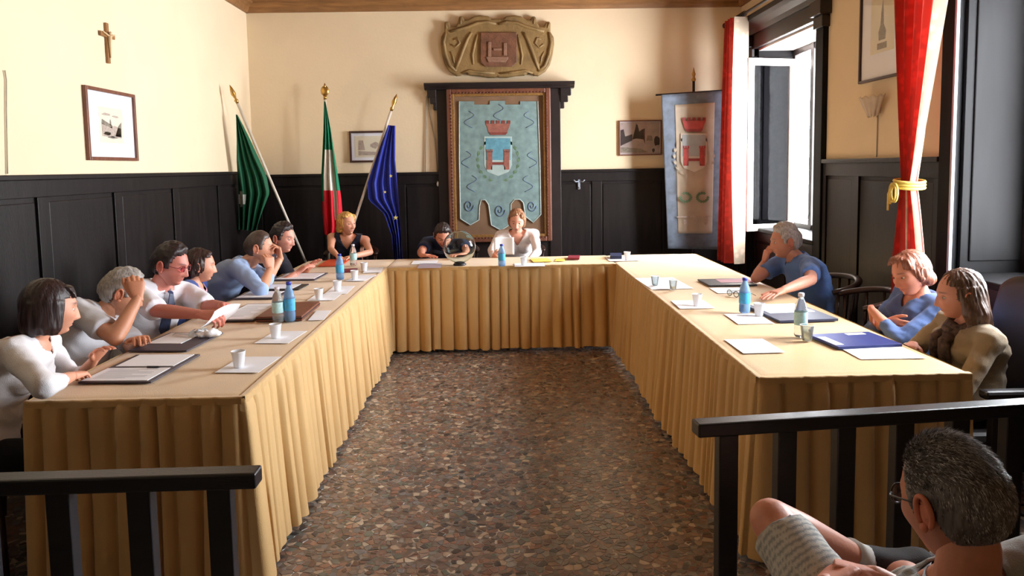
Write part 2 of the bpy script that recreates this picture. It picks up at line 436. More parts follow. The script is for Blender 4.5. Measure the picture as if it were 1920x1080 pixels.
def sash(parent, hinge, direction, w, z0, z1, m, st=0.07, pm=None):
    """casement leaf from the hinge point along direction"""
    d = Vector((direction[0], direction[1], 0)).normalized(); n = Vector((-d.y, d.x, 0)); h = Vector(hinge)
    M = Matrix(((d.x, n.x, 0, h.x), (d.y, n.y, 0, h.y), (0, 0, 1, 0), (0, 0, 0, 1)))
    b = B().box(0, st, -0.02, 0.02, z0, z1, M).box(w - st, w, -0.02, 0.02, z0, z1, M).box(st, w - st, -0.02, 0.02, z0, z0 + st, M).box(st, w - st, -0.02, 0.02, z1 - st, z1, M)
    f = obj('sash', b, m, parent=parent, bevel=0.004)
    obj('pane', B().box(st, w - st, -0.003, 0.003, z0 + st, z1 - st, M), pm or M_pane, parent=f)
    obj('sash_handle', B().box(w - 0.045, w - 0.02, -0.05, -0.02, (z0 + z1) / 2 - 0.07, (z0 + z1) / 2 + 0.07, M), M_brass, parent=f, bevel=0.004)
    return f
w1 = window('window_1', *WIN[0], None)
sash(w1, (WX + 0.36, 7.76), (-0.97, -0.24), 0.56, 0.92, 2.68, M_white, pm=M_paned)
xo = WX + T - 0.06
obj('mullion', B().box(xo - 0.01, xo + 0.06, 7.30, 7.37, 0.95, 2.78), M_dark2, parent=w1, bevel=0.004)
w2 = window('window_2', *WIN[1], None)
obj('window_frame', B().box(xo + 0.01, xo + 0.04, 4.22, 4.28, 0.95, 2.78), M_white, parent=w2, bevel=0.004)
sash(w2, (WX + 0.40, 4.22), (0, -1), 0.62, 0.98, 2.74, M_white, pm=M_panec)
sash(w2, (WX + 0.40, 3.05), (0, 1), 0.62, 0.98, 2.74, M_white, pm=M_panec)
# pale strip standing in for the sliver of light on the second casing's edge
struct('trim_light_strip', B().box(WX - 0.066, WX - 0.046, 4.348, 4.368, 0.0, 3.3), M_lightstrip_hook, bevel=0.003)

# ------------------------------------------------------------------ tables and their cloths
M_tabwood = mat('table_board_wood', (150, 120, 85), rough=0.5, var=0.2, scale=4, stretch=(1, 8, 8))
M_cloth = cloth_mat('golden_table_cloth', (206, 168, 112), var=0.05, rough=0.55, sheen=0.3)
ZT = 0.76
def skirt_rows(path, seed, z_top=ZT - 0.005, z_bot=0.03, amp=(0.03, 0.06), fold=(0.06, 0.12), flare=0.05, rows=14, step=0.011):
    rn = random.Random(seed); pts = [Vector((x, y)) for x, y in path]
    S = []; acc = 0
    for i in range(len(pts) - 1):
        a, c = pts[i], pts[i + 1]; L = (c - a).length; d = (c - a) / L; n = Vector((d.y, -d.x)); k = max(2, int(L / step))
        for j in range(k + (1 if i == len(pts) - 2 else 0)):
            t = j / k * L
            nn = n.copy(); cf = 0.0
            if i > 0 and t < 0.07:
                pd = (pts[i] - pts[i - 1]).normalized(); pn = Vector((pd.y, -pd.x)); w = 0.5 + 0.5 * t / 0.07
                nn = (n * w + pn * (1 - w)).normalized(); cf = 1 - t / 0.07
            if i < len(pts) - 2 and L - t < 0.07:
                nd = (pts[i + 2] - pts[i + 1]).normalized(); qn = Vector((nd.y, -nd.x)); w = 0.5 + 0.5 * (L - t) / 0.07
                nn = (n * w + qn * (1 - w)).normalized(); cf = 1 - (L - t) / 0.07
            S.append((a + d * t, nn, acc + t, cf, d))
        acc += L
    fb = [0.0]
    while fb[-1] < acc + 0.2: fb.append(fb[-1] + rn.uniform(*fold))
    fa = [rn.uniform(*amp) for _ in fb]; fl = [rn.uniform(-0.02, 0.02) for _ in fb]; fh = [rn.uniform(-0.008, 0.014) for _ in fb]
    vs = []; n = len(S)
    import bisect
    for r in range(rows + 1):
        t = r / rows; zt = z_top + (z_bot - z_top) * t
        for p, nn, s, cf, d in S:
            i = max(0, bisect.bisect_right(fb, s) - 1); w = fb[i + 1] - fb[i]; u = (s - fb[i]) / w
            g = 1 - math.exp(-((u - 0.80) / 0.11) ** 2) - 0.25 * (1 - math.sin(PI * min(1, u / 0.8)))
            A = fa[i] * ((0.45 + 0.55 * t ** 0.8) if r else 0.1)
            hem = math.sin(s * 3.1 + seed) * 0.5 + 0.5
            off = A * g + flare * t ** 1.3 * (0.35 + 0.3 * hem) + cf * 0.05 * t + (0.004 if r == 0 else 0.0)
            q = p + nn * off + d * (fl[i] * t * g)
            vs.append((q.x, q.y, zt + (fh[i] * g * t)))
    fs = [(r * n + i, r * n + i + 1, (r + 1) * n + i + 1, (r + 1) * n + i) for r in range(rows) for i in range(n - 1)]
    return vs, fs
def covered_table(x0, x1, y0, y1, path, seed, tl, cl, legs, drop_edges, **kw):
    t = thing('folding_table', tl, 'table', ((x0 + x1) / 2, (y0 + y1) / 2, 0))
    obj('tabletop', B().box(x0 + 0.01, x1 - 0.01, y0 + 0.01, y1 - 0.01, ZT - 0.04, ZT - 0.007), M_tabwood, parent=t, bevel=0.004)
    for lx, ly in legs: obj('leg', B().box(lx - 0.02, lx + 0.02, ly - 0.02, ly + 0.02, 0, ZT - 0.04), M_dark2, parent=t, bevel=0.003)
    c = thing('tablecloth', cl, 'tablecloth', ((x0 + x1) / 2, (y0 + y1) / 2, 0))
    def top(u, v):
        x = x0 + (x1 - x0) * u; y = y0 + (y1 - y0) * v
        z = ZT + 0.0025 * noise.noise(Vector((x * 2.2, y * 2.2, seed))) + 0.0012 * noise.noise(Vector((x * 9, y * 5, seed)))
        e = min(u * (x1 - x0), (1 - u) * (x1 - x0), v * (y1 - y0), (1 - v) * (y1 - y0))
        return (x, y, z - 0.006 * max(0, 1 - e / 0.012))
    tp = obj('cloth_top', B().grid(top, int((x1 - x0) / 0.03), int((y1 - y0) / 0.03)), M_cloth, parent=c, smooth=True)
    vs, fs = skirt_rows(path, seed, **kw)
    obj('pleated_skirt', B().add(vs, fs), M_cloth, parent=c, smooth=True)
    for (ax, ay, bx, by, dz) in drop_edges:    # short overhang where people sit
        def f(u, v):
            x = ax + (bx - ax) * u; y = ay + (by - ay) * u; w = 0.006 + 0.012 * v * (1 + math.sin(u * 60))
            dx, dy = (by - ay), -(bx - ax); L = math.hypot(dx, dy)
            return (x + dx / L * w, y + dy / L * w, ZT - 0.004 - dz * v)
        obj('overhang', B().grid(f, 120, 4), M_cloth, parent=c, smooth=True)
    # ribbon band clipped round the edge
    pth = [Vector((x, y, 0)) for x, y in path]; bb = B()
    for i in range(len(pth) - 1):
        d = (pth[i + 1] - pth[i]).normalized(); n = Vector((d.y, -d.x, 0)); L = (pth[i + 1] - pth[i]).length; k = int(L / 0.09)
        def g(u, v, i=i, d=d, n=n, L=L, k=k):
            s = u * L; w = abs(((s / 0.09) % 1) - 0.5) * 2
            o_ = min(1.0, v * 3)
            return pth[i] + d * s + n * (-0.012 + (0.022 + 0.006 * (1 - w ** 6)) * o_) + Vector((0, 0, ZT + 0.0015 - 0.028 * max(0, v - 0.3) / 0.7 + 0.002 * w * o_))
        bb.grid(g, k * 8, 6)
    obj('gathered_band', bb, M_cloth, parent=c, smooth=True)
    return t, c
LX0, LX1, LY0, LY1 = -1.82, -0.995, 2.82, 7.15
RX0, RX1, RY0, RY1 = 1.04, 1.90, 2.93, 7.15
BY0, BY1 = 6.50, 7.15
covered_table(LX0, LX1, LY0, LY1, [(LX0, LY0), (LX1, LY0), (LX1, BY0 + 0.02)], 3,
    'long folding table under the golden cloth along the panelled left wall', 'golden pleated tablecloth on the long left table, six people behind it',
    [(-1.7, 3.0), (-1.08, 3.0), (-1.7, 5.0), (-1.08, 5.0), (-1.7, 7.05), (-1.08, 7.05)], [(LX0, LY1, LX0, LY0, 0.14)])
covered_table(RX0, RX1, RY0, RY1, [(RX0, BY0 + 0.02), (RX0, RY0), (RX1, RY0)], 8,
    'long folding table under the golden cloth on the window side', 'golden pleated tablecloth on the long right table below the windows',
    [(1.13, 3.1), (1.8, 3.1), (1.13, 5.0), (1.8, 5.0), (1.13, 7.0), (1.8, 7.0)], [(RX1, RY0, RX1, RY1, 0.14)])
covered_table(LX1 + 0.004, RX0 - 0.004, BY0, BY1, [(LX1 + 0.012, BY0), (RX0 - 0.012, BY0)], 21,
    'folding table under the golden cloth across the head of the room', 'golden pleated tablecloth on the head table in front of the framed banner',
    [(-0.85, 6.6), (0.9, 6.6), (-0.85, 7.05), (0.9, 7.05)], [(RX0 - 0.01, BY1, LX1 + 0.01, BY1, 0.14)], fold=(0.07, 0.13))

# ------------------------------------------------------------------ railings in the foreground
def railing(label, ps, pe, posts, zt=0.81, lean=0.0):
    """top rail from ps to pe; posts as fractions"""
    a = Vector((ps[0], ps[1], 0)); c = Vector((pe[0], pe[1], 0)); d = (c - a).normalized(); n = Vector((-d.y, d.x, 0)); L = (c - a).length
    r = thing('wooden_railing', label, 'railing', a)
    M = Matrix(((d.x, n.x, 0, a.x), (d.y, n.y, 0, a.y), (0, 0, 1, 0), (0, 0, 0, 1)))
    obj('top_rail', B().box(0, L, -0.032, 0.032, zt - 0.045, zt, M), M_black, parent=r, bevel=0.006)
    for s in posts: obj('post', B().box(s - 0.032, s + 0.032, -0.022, 0.022, 0.0, zt - 0.045, M), M_black, parent=r, bevel=0.004)
    obj('bottom_rail', B().box(0, L, -0.03, 0.03, 0.10, 0.15, M), M_black, parent=r, bevel=0.004)
    return r
p1 = PZ(485, 879, 0.81); p0 = PZ(-260, 900, 0.81)
railing('black wooden railing at lower left in front of the golden tablecloth', (p0.x, p0.y), (p1.x, p1.y), [(p1 - p0).length - v for v in (0.105, 0.32, 0.535, 0.75, 0.965)])
p0 = PZ(1303, 790, 0.81); p1 = PZ(2250, 730, 0.81)
railing('black wooden railing on the right between the table end and the grey-haired onlooker', (p0.x, p0.y), (p1.x, p1.y), [0.105, 0.302, 0.505, 0.71, 0.91, 1.11, 1.31, 1.51])
print('RAIL', PZ(485, 879, 0.81), PZ(1303, 790, 0.81), PZ(1920, 750, 0.81), 'VP', PY(933, 314, 100))
# ------------------------------------------------------------------ things on the walls
M_frame = mat('reddish_brown_frame', (112, 68, 50), rough=0.4, var=0.25, scale=6, stretch=(5, 5, 1))
M_frame2 = mat('dark_brown_frame', (64, 40, 34), rough=0.4, var=0.2, scale=6)
M_mat = mat('white_mount_card', (232, 234, 244), rough=0.8, var=0.02)
M_paper = mat('white_paper', (238, 240, 246), rough=0.75, var=0.02)
M_cream = mat('cream_print_paper', (224, 218, 198), rough=0.8, var=0.04)
M_glassc = pane_mat('picture_glass', (1, 1, 1), clear=0.985)
M_ink = mat('print_ink_grey', (132, 124, 112), rough=0.8, var=0.3, scale=60)
M_inkd = mat('print_ink_dark', (62, 52, 50), rough=0.8, var=0.3, scale=60)
M_inkl = mat('print_ink_light', (176, 162, 152), rough=0.8, var=0.2, scale=60)

def wall_map(side):
    """(u along the wall, z, out) -> world"""
    if side == 'back': return lambda u, v, w: Vector((u, YB - w, v))
    if side == 'left': return lambda u, v, w: Vector((XL + w, u, v))
    return lambda u, v, w: Vector((WX - w, u, v))
def rectprism(b, f, u0, u1, v0, v1, w0, w1):
    vs = [f(u, v, w) for w in (w0, w1) for u, v in ((u0, v0), (u1, v0), (u1, v1), (u0, v1))]
    return b.add(vs, [(3, 2, 1, 0), (4, 5, 6, 7), (0, 1, 5, 4), (1, 2, 6, 5), (2, 3, 7, 6), (3, 0, 4, 7)])
def picture(label, side, u0, u1, v0, v1, fm, mount, img, inks, fw=0.022, group=None):
    f = wall_map(side); t = thing('framed_picture', label, 'picture', f((u0 + u1) / 2, v0, 0))
    b = B(); rectprism(b, f, u0, u0 + fw, v0, v1, 0.002, 0.028); rectprism(b, f, u1 - fw, u1, v0, v1, 0.002, 0.028)
    rectprism(b, f, u0 + fw, u1 - fw, v1 - fw, v1, 0.002, 0.028); rectprism(b, f, u0 + fw, u1 - fw, v0, v0 + fw, 0.002, 0.028)
    obj('frame', b, fm, parent=t, bevel=0.003)
    obj('mount', rectprism(B(), f, u0 + fw * 0.8, u1 - fw * 0.8, v0 + fw * 0.8, v1 - fw * 0.8, 0.003, 0.010), M_mat, parent=t)
    du, dv = (u1 - u0) * mount[0], (v1 - v0) * mount[1]
    a0, a1, c0, c1 = u0 + du, u1 - du, v0 + dv, v1 - dv
    pr = obj('print', rectprism(B(), f, a0, a1, c0, c1, 0.010, 0.0115), img, parent=t)
    groups = {}
    for m, poly in inks: groups.setdefault(m.name, (m, B()))[1].prism([(a0 + (a1 - a0) * x, c0 + (c1 - c0) * y) for x, y in poly], lambda u, v, w: f(u, v, 0.0116 + w), 0.0008)
    for m, b in groups.values(): obj('printed_drawing', b, m, parent=pr, kind='stuff')
    obj('glass', rectprism(B(), f, u0 + fw, u1 - fw, v0 + fw, v1 - fw, 0.016, 0.018), M_glassc, parent=t)
    return t
def blob(cx, cy, rx, ry, n=9, seed=0, j=0.25):
    r = random.Random(seed); return [(cx + rx * math.cos(2 * PI * k / n) * r.uniform(1 - j, 1 + j), cy + ry * math.sin(2 * PI * k / n) * r.uniform(1 - j, 1 + j)) for k in range(n)]
town = [(M_inkl, [(0.08, 0.18), (0.9, 0.15), (0.9, 0.42), (0.62, 0.5), (0.35, 0.44), (0.08, 0.55)]), (M_ink, [(0.08, 0.52), (0.5, 0.42), (0.52, 0.5), (0.1, 0.66)]), (M_ink, [(0.62, 0.2), (0.88, 0.18), (0.92, 0.62), (0.78, 0.5)]),
        (M_ink, blob(0.3, 0.26, 0.16, 0.05, seed=1)), (M_ink, blob(0.5, 0.16, 0.2, 0.03, seed=2)), (M_inkl, blob(0.3, 0.8, 0.18, 0.04, seed=3)), (M_inkl, blob(0.68, 0.76, 0.14, 0.03, seed=4)), (M_ink, [(0.42, 0.5), (0.48, 0.5), (0.48, 0.62), (0.45, 0.68), (0.42, 0.62)])]
a = PX(152, 159, XL); c = PX(254, 302, XL); a2 = PX(160, 297, XL)
picture('brown-framed engraving with wide white mount on the left wall', 'left', a.y, c.y, c.z, a.z, M_frame, (0.26, 0.25), M_cream, town, fw=0.024)
a = PY(657, 305, YB); c = PY(737, 245, YB)
picture('small dark-framed print half behind the blue flag pole', 'back', a.x, c.x, a.z, c.z, M_frame2, (0.12, 0.16), M_cream,
        [(M_inkl, [(0.1, 0.1), (0.75, 0.1), (0.7, 0.25), (0.1, 0.3)]), (M_inkl, [(0.1, 0.35), (0.3, 0.35), (0.25, 0.8), (0.12, 0.8)]), (M_inkl, blob(0.6, 0.55, 0.12, 0.15, seed=5))], fw=0.022)
photo_m = mat('faded_photo_grey', (168, 152, 146), rough=0.6, var=0.15, scale=12)
a = PY(1160, 292, YB); c = PY(1240, 225, YB)
picture('black and white photo of a tree-lined street in a thin frame beside the hanging banner', 'back', a.x, c.x, a.z, c.z, M_frame, (0.04, 0.05), photo_m,
        [(M_inkd, [(0.0, 0.25), (0.08, 0.3), (0.3, 0.42), (0.3, 0.62), (0.12, 0.55), (0.08, 0.78), (0.0, 0.75)]), (M_inkd, [(0.3, 0.45), (0.4, 0.48), (0.58, 0.45), (0.62, 0.3), (0.62, 0.8), (0.54, 0.76), (0.48, 0.7), (0.44, 0.9), (0.4, 0.95), (0.36, 0.72)]),
         (M_inkd, blob(0.92, 0.4, 0.09, 0.16, seed=7)), (M_ink, [(0.66, 0.4), (0.82, 0.4), (0.8, 0.56), (0.68, 0.58)]), (M_ink, [(0.0, 0.05), (0.7, 0.05), (0.5, 0.16), (0.0, 0.22)]), (M_inkd, blob(0.84, 0.1, 0.04, 0.07, seed=8))], fw=0.014)
a = PX(1615, 158, WX); c = PX(1695, 0, WX)
picture('tall thin-framed tower print on the wall beside the tied red curtain', 'right', a.y, a.y - 0.62, a.z, a.z + 0.86, M_frame2, (0.24, 0.22), M_cream,
        [(M_ink, [(0.3, 0.05), (0.7, 0.05), (0.7, 0.14), (0.3, 0.14)]), (M_ink, [(0.36, 0.18), (0.64, 0.18), (0.66, 0.3), (0.58, 0.4), (0.55, 0.6), (0.5, 0.75), (0.46, 0.6), (0.44, 0.4), (0.34, 0.3)]), (M_inkl, blob(0.3, 0.8, 0.14, 0.06, seed=9)), (M_inkl, blob(0.6, 0.88, 0.2, 0.05, seed=10))], fw=-0.018 if False else 0.018) if False else None
picture('tall thin-framed tower print on the wall beside the tied red curtain', 'right', a.y - 0.62, a.y, a.z, a.z + 0.86, M_frame2, (0.24, 0.22), M_cream,
        [(M_ink, [(0.3, 0.05), (0.7, 0.05), (0.7, 0.14), (0.3, 0.14)]), (M_ink, [(0.36, 0.18), (0.64, 0.18), (0.66, 0.3), (0.58, 0.4), (0.55, 0.6), (0.5, 0.75), (0.46, 0.6), (0.44, 0.4), (0.34, 0.3)]), (M_inkl, blob(0.3, 0.8, 0.14, 0.06, seed=9)), (M_inkl, blob(0.6, 0.88, 0.2, 0.05, seed=10))], fw=0.018)

# crucifix
top = PX(196, 43, XL); bot = PX(201, 119, XL); ar = PX(197, 66, XL)
t = thing('crucifix', 'small wooden crucifix with pale figure high on the left wall', 'crucifix', bot)
M_cx = mat('crucifix_wood', (150, 106, 60), rough=0.45, var=0.2, scale=10)
y = top.y; zc = ar.z
f = wall_map('left')
obj('upright', rectprism(B(), f, y - 0.016, y + 0.016, bot.z, top.z, 0.002, 0.02), M_cx, parent=t, bevel=0.003)
obj('crossbar', rectprism(B(), f, y - 0.095, y + 0.095, zc - 0.016, zc + 0.016, 0.004, 0.021), M_cx, parent=t, bevel=0.003)
b = B(); b.ell(f(y, zc + 0.012, 0.036), (0.011, 0.012, 0.014)).capsule(f(y, zc - 0.01, 0.032), f(y, zc - 0.075, 0.03), 0.014, 0.010).capsule(f(y, zc - 0.07, 0.03), f(y + 0.004, zc - 0.15, 0.028), 0.010, 0.006)
b.capsule(f(y, zc - 0.008, 0.03), f(y - 0.075, zc + 0.012, 0.026), 0.007, 0.005).capsule(f(y, zc - 0.008, 0.03), f(y + 0.075, zc + 0.012, 0.026), 0.007, 0.005)
obj('figure', b, mat('crucifix_figure', (206, 178, 136), rough=0.4, var=0.1), parent=t, smooth=True)

# thin cable down the left wall
b = B(); pts = [PX(6, 132, XL), PX(9, 150, XL), PX(9, 205, XL), PX(10, 262, XL), PX(11, 326, XL)]
b.tube([(XL + 0.009, p.y, p.z) for p in pts], 0.004, n=6)
tag(obj('wall_cable', b, mat('cable_grey', (178, 172, 150), rough=0.6), smooth=True), 'thin cable running down the plaster at the far left edge', 'cable')

# ------------------------------------------------------------------ dark surround behind the framed banner
def bk(px, py, y=YB): return PY(px, py, y)
sx0, sx1 = bk(822, 300).x, bk(1051, 300).x; st = bk(935, 168).z
r = sgroup('trim_12')
obj('side_board', B().box(sx0, sx0 + 0.13, YB - 0.05, YB, 0, st), M_dark2, parent=r, bevel=0.004)
obj('side_board', B().box(sx1 - 0.13, sx1, YB - 0.05, YB, 0, st), M_dark2, parent=r, bevel=0.004)
obj('back_board', B().box(sx0 + 0.13, sx1 - 0.13, YB - 0.03, YB, 0, st), M_dark2, parent=r)
cx0, cx1 = bk(797, 160).x, bk(1075, 160).x
for s, xs, xe in ((1, sx0, cx0), (-1, sx1, cx1)):
    for k, (fr, zt, zb) in enumerate(((0.30, 0.22, 0.10), (0.58, 0.15, 0.06), (0.8, 0.08, 0.0))):
        xa = xs + (xe - xs) * fr; lo, hi = min(xs, xa), max(xs, xa)
        obj('bracket', B().box(lo, hi, YB - 0.05 - 0.01 * k, YB, st - zt, st - zb + 0.01), M_dark2, parent=r, bevel=0.008)
b = B(); z0 = st
prof = [(0, 0), (0.10, 0), (0.12, 0.02), (0.14, 0.03), (0.16, 0.05), (0.16, 0.066), (0, 0.066)]
vs = [(x, YB - u, z0 + w) for x in (cx0, cx1) for u, w in prof]
b.add(vs, [tuple(range(7)), tuple(range(7, 14))[::-1]] + [(i, (i + 1) % 7, 7 + (i + 1) % 7, 7 + i) for i in range(7)])
obj('cornice_shelf', b, M_dark2, parent=r)

# framed banner
YFm = YB - 0.05
fx0, fx1, fz0, fz1 = PY(840, 300, YFm).x, PY(1033, 300, YFm).x, PY(935, 453, YFm).z, PY(935, 166, YFm).z
t = thing('framed_banner', 'pale blue civic banner in a large reddish gilt frame on the back wall', 'banner', ((fx0 + fx1) / 2, YFm, fz0))
def fbx(b, u0, u1, v0, v1, w0, w1): return b.box(u0, u1, YFm - w1, YFm - w0, v0, v1)
fw = 0.055
for nm, q in (('frame_side', (fx0, fx0 + fw, fz0, fz1)), ('frame_side', (fx1 - fw, fx1, fz0, fz1)), ('frame_top', (fx0 + fw, fx1 - fw, fz1 - fw, fz1)), ('frame_bottom', (fx0 + fw, fx1 - fw, fz0, fz0 + fw))):
    obj(nm, fbx(B(), *q, 0, 0.05), M_frame, parent=t, bevel=0.01)
M_gilt = mat('gilt_slip', (150, 112, 62), rough=0.45, metal=0.35, var=0.3, scale=50)
g0, g1, h0, h1 = fx0 + fw, fx1 - fw, fz0 + fw, fz1 - fw; gw = 0.028
for q in ((g0, g0 + gw, h0, h1), (g1 - gw, g1, h0, h1), (g0 + gw, g1 - gw, h1 - gw, h1), (g0 + gw, g1 - gw, h0, h0 + gw)):
    obj('gilt_slip', fbx(B(), *q, 0.0, 0.035), M_gilt, parent=t, bevel=0.004)
# beads along the frame
b = B(); n = 44
for i in range(n):
    z = h0 + (h1 - h0) * (i + 0.5) / n
    for x in (g0 - 0.008, g1 + 0.008): b.ell((x, YFm - 0.05, z), (0.008, 0.007, 0.011), n=6, m=4)
for i in range(28):
    x = g0 + (g1 - g0) * (i + 0.5) / 28
    for z in (h0 - 0.008, h1 + 0.008): b.ell((x, YFm - 0.05, z), (0.011, 0.007, 0.008), n=6, m=4)
obj('beading', b, mat('bead_red_brown', (92, 50, 38), rough=0.4), parent=t, smooth=True, kind='stuff')
obj('backing', fbx(B(), g0, g1, h0, h1, 0.0, 0.004), mat('brown_backing_cloth', (122, 94, 70), rough=0.85, var=0.15, scale=5), parent=t)
# the banner cloth: outline with three pointed tongues
def bp(px, py): q = PY(px, py, YFm - 0.012); return (q.x, q.z)
outline = [(861, 190), (889, 190), (889, 196), (918, 196), (918, 189), (947, 189), (947, 196), (975, 196), (975, 190), (1008, 190), (1012, 300), (1014, 402), (1000, 417), (985, 406), (981, 380), (975, 374), (965, 374), (958, 382), (957, 420), (940, 432), (921, 422), (916, 384), (910, 375), (902, 375), (899, 386), (898, 412), (882, 422), (863, 410), (861, 300)]
M_bblue = mat('pale_blue_brocade', (116, 142, 142), rough=0.6, var=0.22, scale=14, detail=6, sheen=0.3)
ban = obj('banner_cloth', B().prism([bp(*p) for p in outline], lambda u, v, w: Vector((u, YFm - 0.006 - w, v)), 0.007), M_bblue, parent=t, bevel=0.001)
M_edge = mat('silver_braid', (176, 190, 186), rough=0.5, var=0.15, scale=60)
q3 = [Vector((bp(*p)[0], YFm - 0.014, bp(*p)[1])) for p in outline[9:] + outline[:1]]
obj('braid', B().tube(q3, 0.007, n=6), M_edge, parent=ban, smooth=True)
M_redem = mat('emblem_red', (146, 92, 80), rough=0.6, var=0.2, scale=30); M_redem2 = mat('emblem_dark_red', (120, 60, 52), rough=0.6, var=0.2, scale=30)
M_sky = mat('emblem_sky_blue', (92, 148, 168), rough=0.6, var=0.2, scale=20); M_grn = mat('emblem_green', (96, 128, 98), rough=0.6, var=0.25, scale=30)
M_swirl = mat('emblem_swirl_blue', (92, 112, 140), rough=0.6, var=0.2, scale=30); M_pale = mat('emblem_pale', (168, 190, 188), rough=0.6, var=0.1)
def emblem(host, f, s=1.0, reds=(M_redem, M_redem2), sky=M_sky, grn=M_grn, base=0.0135, pale=M_pale):
    """f(u,v)->(x,z,y) in pixels of the framed banner; crown, shield with two towers and bridge, laurel"""
    def poly(nm, m, polys, h=0.003, lvl=0.0):
        b = B()
        for p in polys: b.prism(p, lambda u, v, w: f(u, v, base + lvl + w), h)
        return obj(nm, b, m, parent=host)
    # crown: bowl shape, band and five merlons
    poly('crown', reds[0], [[(911, 232), (957, 232), (951, 248), (946, 251), (922, 251), (916, 248)]])
    poly('crown_band', reds[1], [[(916, 248), (952, 248), (948, 253), (920, 253)]] + [[(911 + i * 10, 226), (917 + i * 10, 226), (917 + i * 10, 232), (911 + i * 10, 232)] for i in range(5)], lvl=0.001)
    poly('shield', pale, [[(908, 256), (960, 256), (960, 310), (954, 322), (934, 330), (914, 322), (908, 310)]], 0.002)
    poly('shield_field', sky, [[(911, 259), (957, 259), (957, 300), (911, 300)]], 0.002, 0.002)
    tw = []
    for x in (913, 945):
        tw.append([(x, 284), (x + 10, 284), (x + 10, 318), (x, 318)])
        tw += [[(x - 1, 280), (x + 2, 280), (x + 2, 285), (x - 1, 285)], [(x + 3.5, 280), (x + 6.5, 280), (x + 6.5, 285), (x + 3.5, 285)], [(x + 8, 280), (x + 11, 280), (x + 11, 285), (x + 8, 285)]]
    poly('tower', reds[0], tw[:4], 0.003, 0.004); poly('tower', reds[0], tw[4:], 0.003, 0.004)
    poly('bridge', reds[1], [[(923, 304), (945, 304), (945, 309), (923, 309)]], 0.003, 0.004)
    poly('bridge_water', pale, [[(921, 312), (947, 312), (947, 318), (921, 318)]], 0.003, 0.004)
    lv = []
    for s_ in (-1, 1):
        for k in range(9):
            w = R(-75 + k * 17); cx = 934 + s_ * 38 * math.cos(w); cy = 300 - 42 * math.sin(w) if False else 300 + 40 * math.sin(-w)
            dx, dy = -s_ * math.sin(w), -math.cos(w)
            for e in (-1, 1):
                ox, oy = -dy * e * 3, dx * e * 3
                lv.append([(cx, cy), (cx + dx * 5 + ox, cy + dy * 5 + oy), (cx + dx * 10 + ox * 0.4, cy + dy * 10 + oy * 0.4), (cx + dx * 5, cy + dy * 5)])
    poly('laurel_leaves', grn, lv, 0.002)['kind'] = 'stuff'
def fem(u, v, w): q = PY(u, v, YFm - 0.006); return Vector((q.x, YFm - w, q.z))
emblem(ban, fem)
b = B()
for cx, cy, rr in ((879, 385, 12), (937, 394, 13), (997, 386, 11)):
    for k in range(3):
        pts = []
        for i in range(26):
            w = i / 25 * 2.2 * 2 * PI * 0.7; rad = rr * (1 - i / 30)
            x, z = cx + rad * math.cos(w + k * 2.1) * 0.8, cy + rad * math.sin(w + k * 2.1)
            q = fem(x, z, 0.014); pts.append(q)
        if k == 0: b.tube(pts, 0.007, n=5)
for cx, cy, s_ in ((880, 225, 1), (992, 225, -1), (875, 300, 1), (998, 300, -1), (935, 212, 1), (885, 345, 1), (990, 345, -1)):
    pts = [fem(cx + s_ * 9 * math.sin(i * 0.5), cy - 16 + i * 2.2, 0.0135) for i in range(15)]
    b.tube(pts, 0.0045, n=5)
obj('embroidered_scrolls', b, M_swirl, parent=ban, smooth=True, kind='stuff')

# carved coat-of-arms plaque above it
def pk(px, py, w=0.0): q = PY(px, py, YB - 0.03); return Vector((q.x, YB - w, q.z))
t = thing('carved_plaque', 'scrolled ochre carved plaque with dark square crest above the framed banner', 'plaque', pk(932, 145))
Lh = [(932, 36), (921, 36), (917, 31), (900, 29), (888, 31), (878, 37), (871, 38), (868, 31), (861, 31), (859, 41), (854, 50), (845, 50), (842, 41), (833, 41), (833, 60), (827, 70), (826, 84), (829, 104), (834, 122), (842, 134), (856, 143), (864, 142), (872, 135), (882, 142), (898, 143), (915, 146), (928, 146), (932, 144)]
out = Lh + [(1865 - x, y) for x, y in Lh[::-1]][1:-1]
M_plq = mat('ochre_carved_wood', (134, 108, 66), rough=0.6, var=0.28, scale=7, bump=0.5, bscale=45, detail=6)
M_plqd = mat('brown_carved_crest', (112, 74, 52), rough=0.6, var=0.3, scale=12, bump=0.5, bscale=60)
pl = obj('plaque_body', B().prism([(x, y) for x, y in out], lambda u, v, w: pk(u, v, 0.003 + w), 0.057), M_plq, parent=t, bevel=0.018)
b = B()
for s_ in (-1, 1):
    def mx(x): return x if s_ < 0 else 1865 - x
    for path, r0 in (([(884, 62), (876, 75), (868, 95), (861, 115), (854, 132)], 0.03), ([(836, 62), (832, 80), (836, 104), (844, 124), (856, 134)], 0.03), ([(845, 60), (860, 56), (876, 52), (895, 44), (915, 42), (930, 46)], 0.028),
                     ([(866, 138), (880, 133), (900, 136), (928, 138)], 0.022), ([(850, 75), (858, 72), (862, 82), (854, 90), (846, 84)], 0.018), ([(895, 66), (890, 85), (886, 105), (888, 122)], 0.022), ([(845, 98), (850, 108), (852, 120)], 0.016), ([(836, 44), (838, 54)], 0.02), ([(864, 36), (864, 46)], 0.02)):
        pts = [pk(mx(x), y, 0.06) for x, y in path]
        b.tube(pts, [0.62 * r0 * (0.75 + 0.35 * math.sin(PI * i / (len(pts) - 1))) for i in range(len(pts))], n=8)
obj('scrollwork', b, M_plq, parent=pl, smooth=True, kind='stuff')
cr = obj('crest', B().prism([(901, 62), (969, 62), (969, 118), (960, 126), (910, 126), (901, 118)], lambda u, v, w: pk(u, v, 0.05 + w), 0.03), M_plqd, parent=t, bevel=0.006)
b = B()
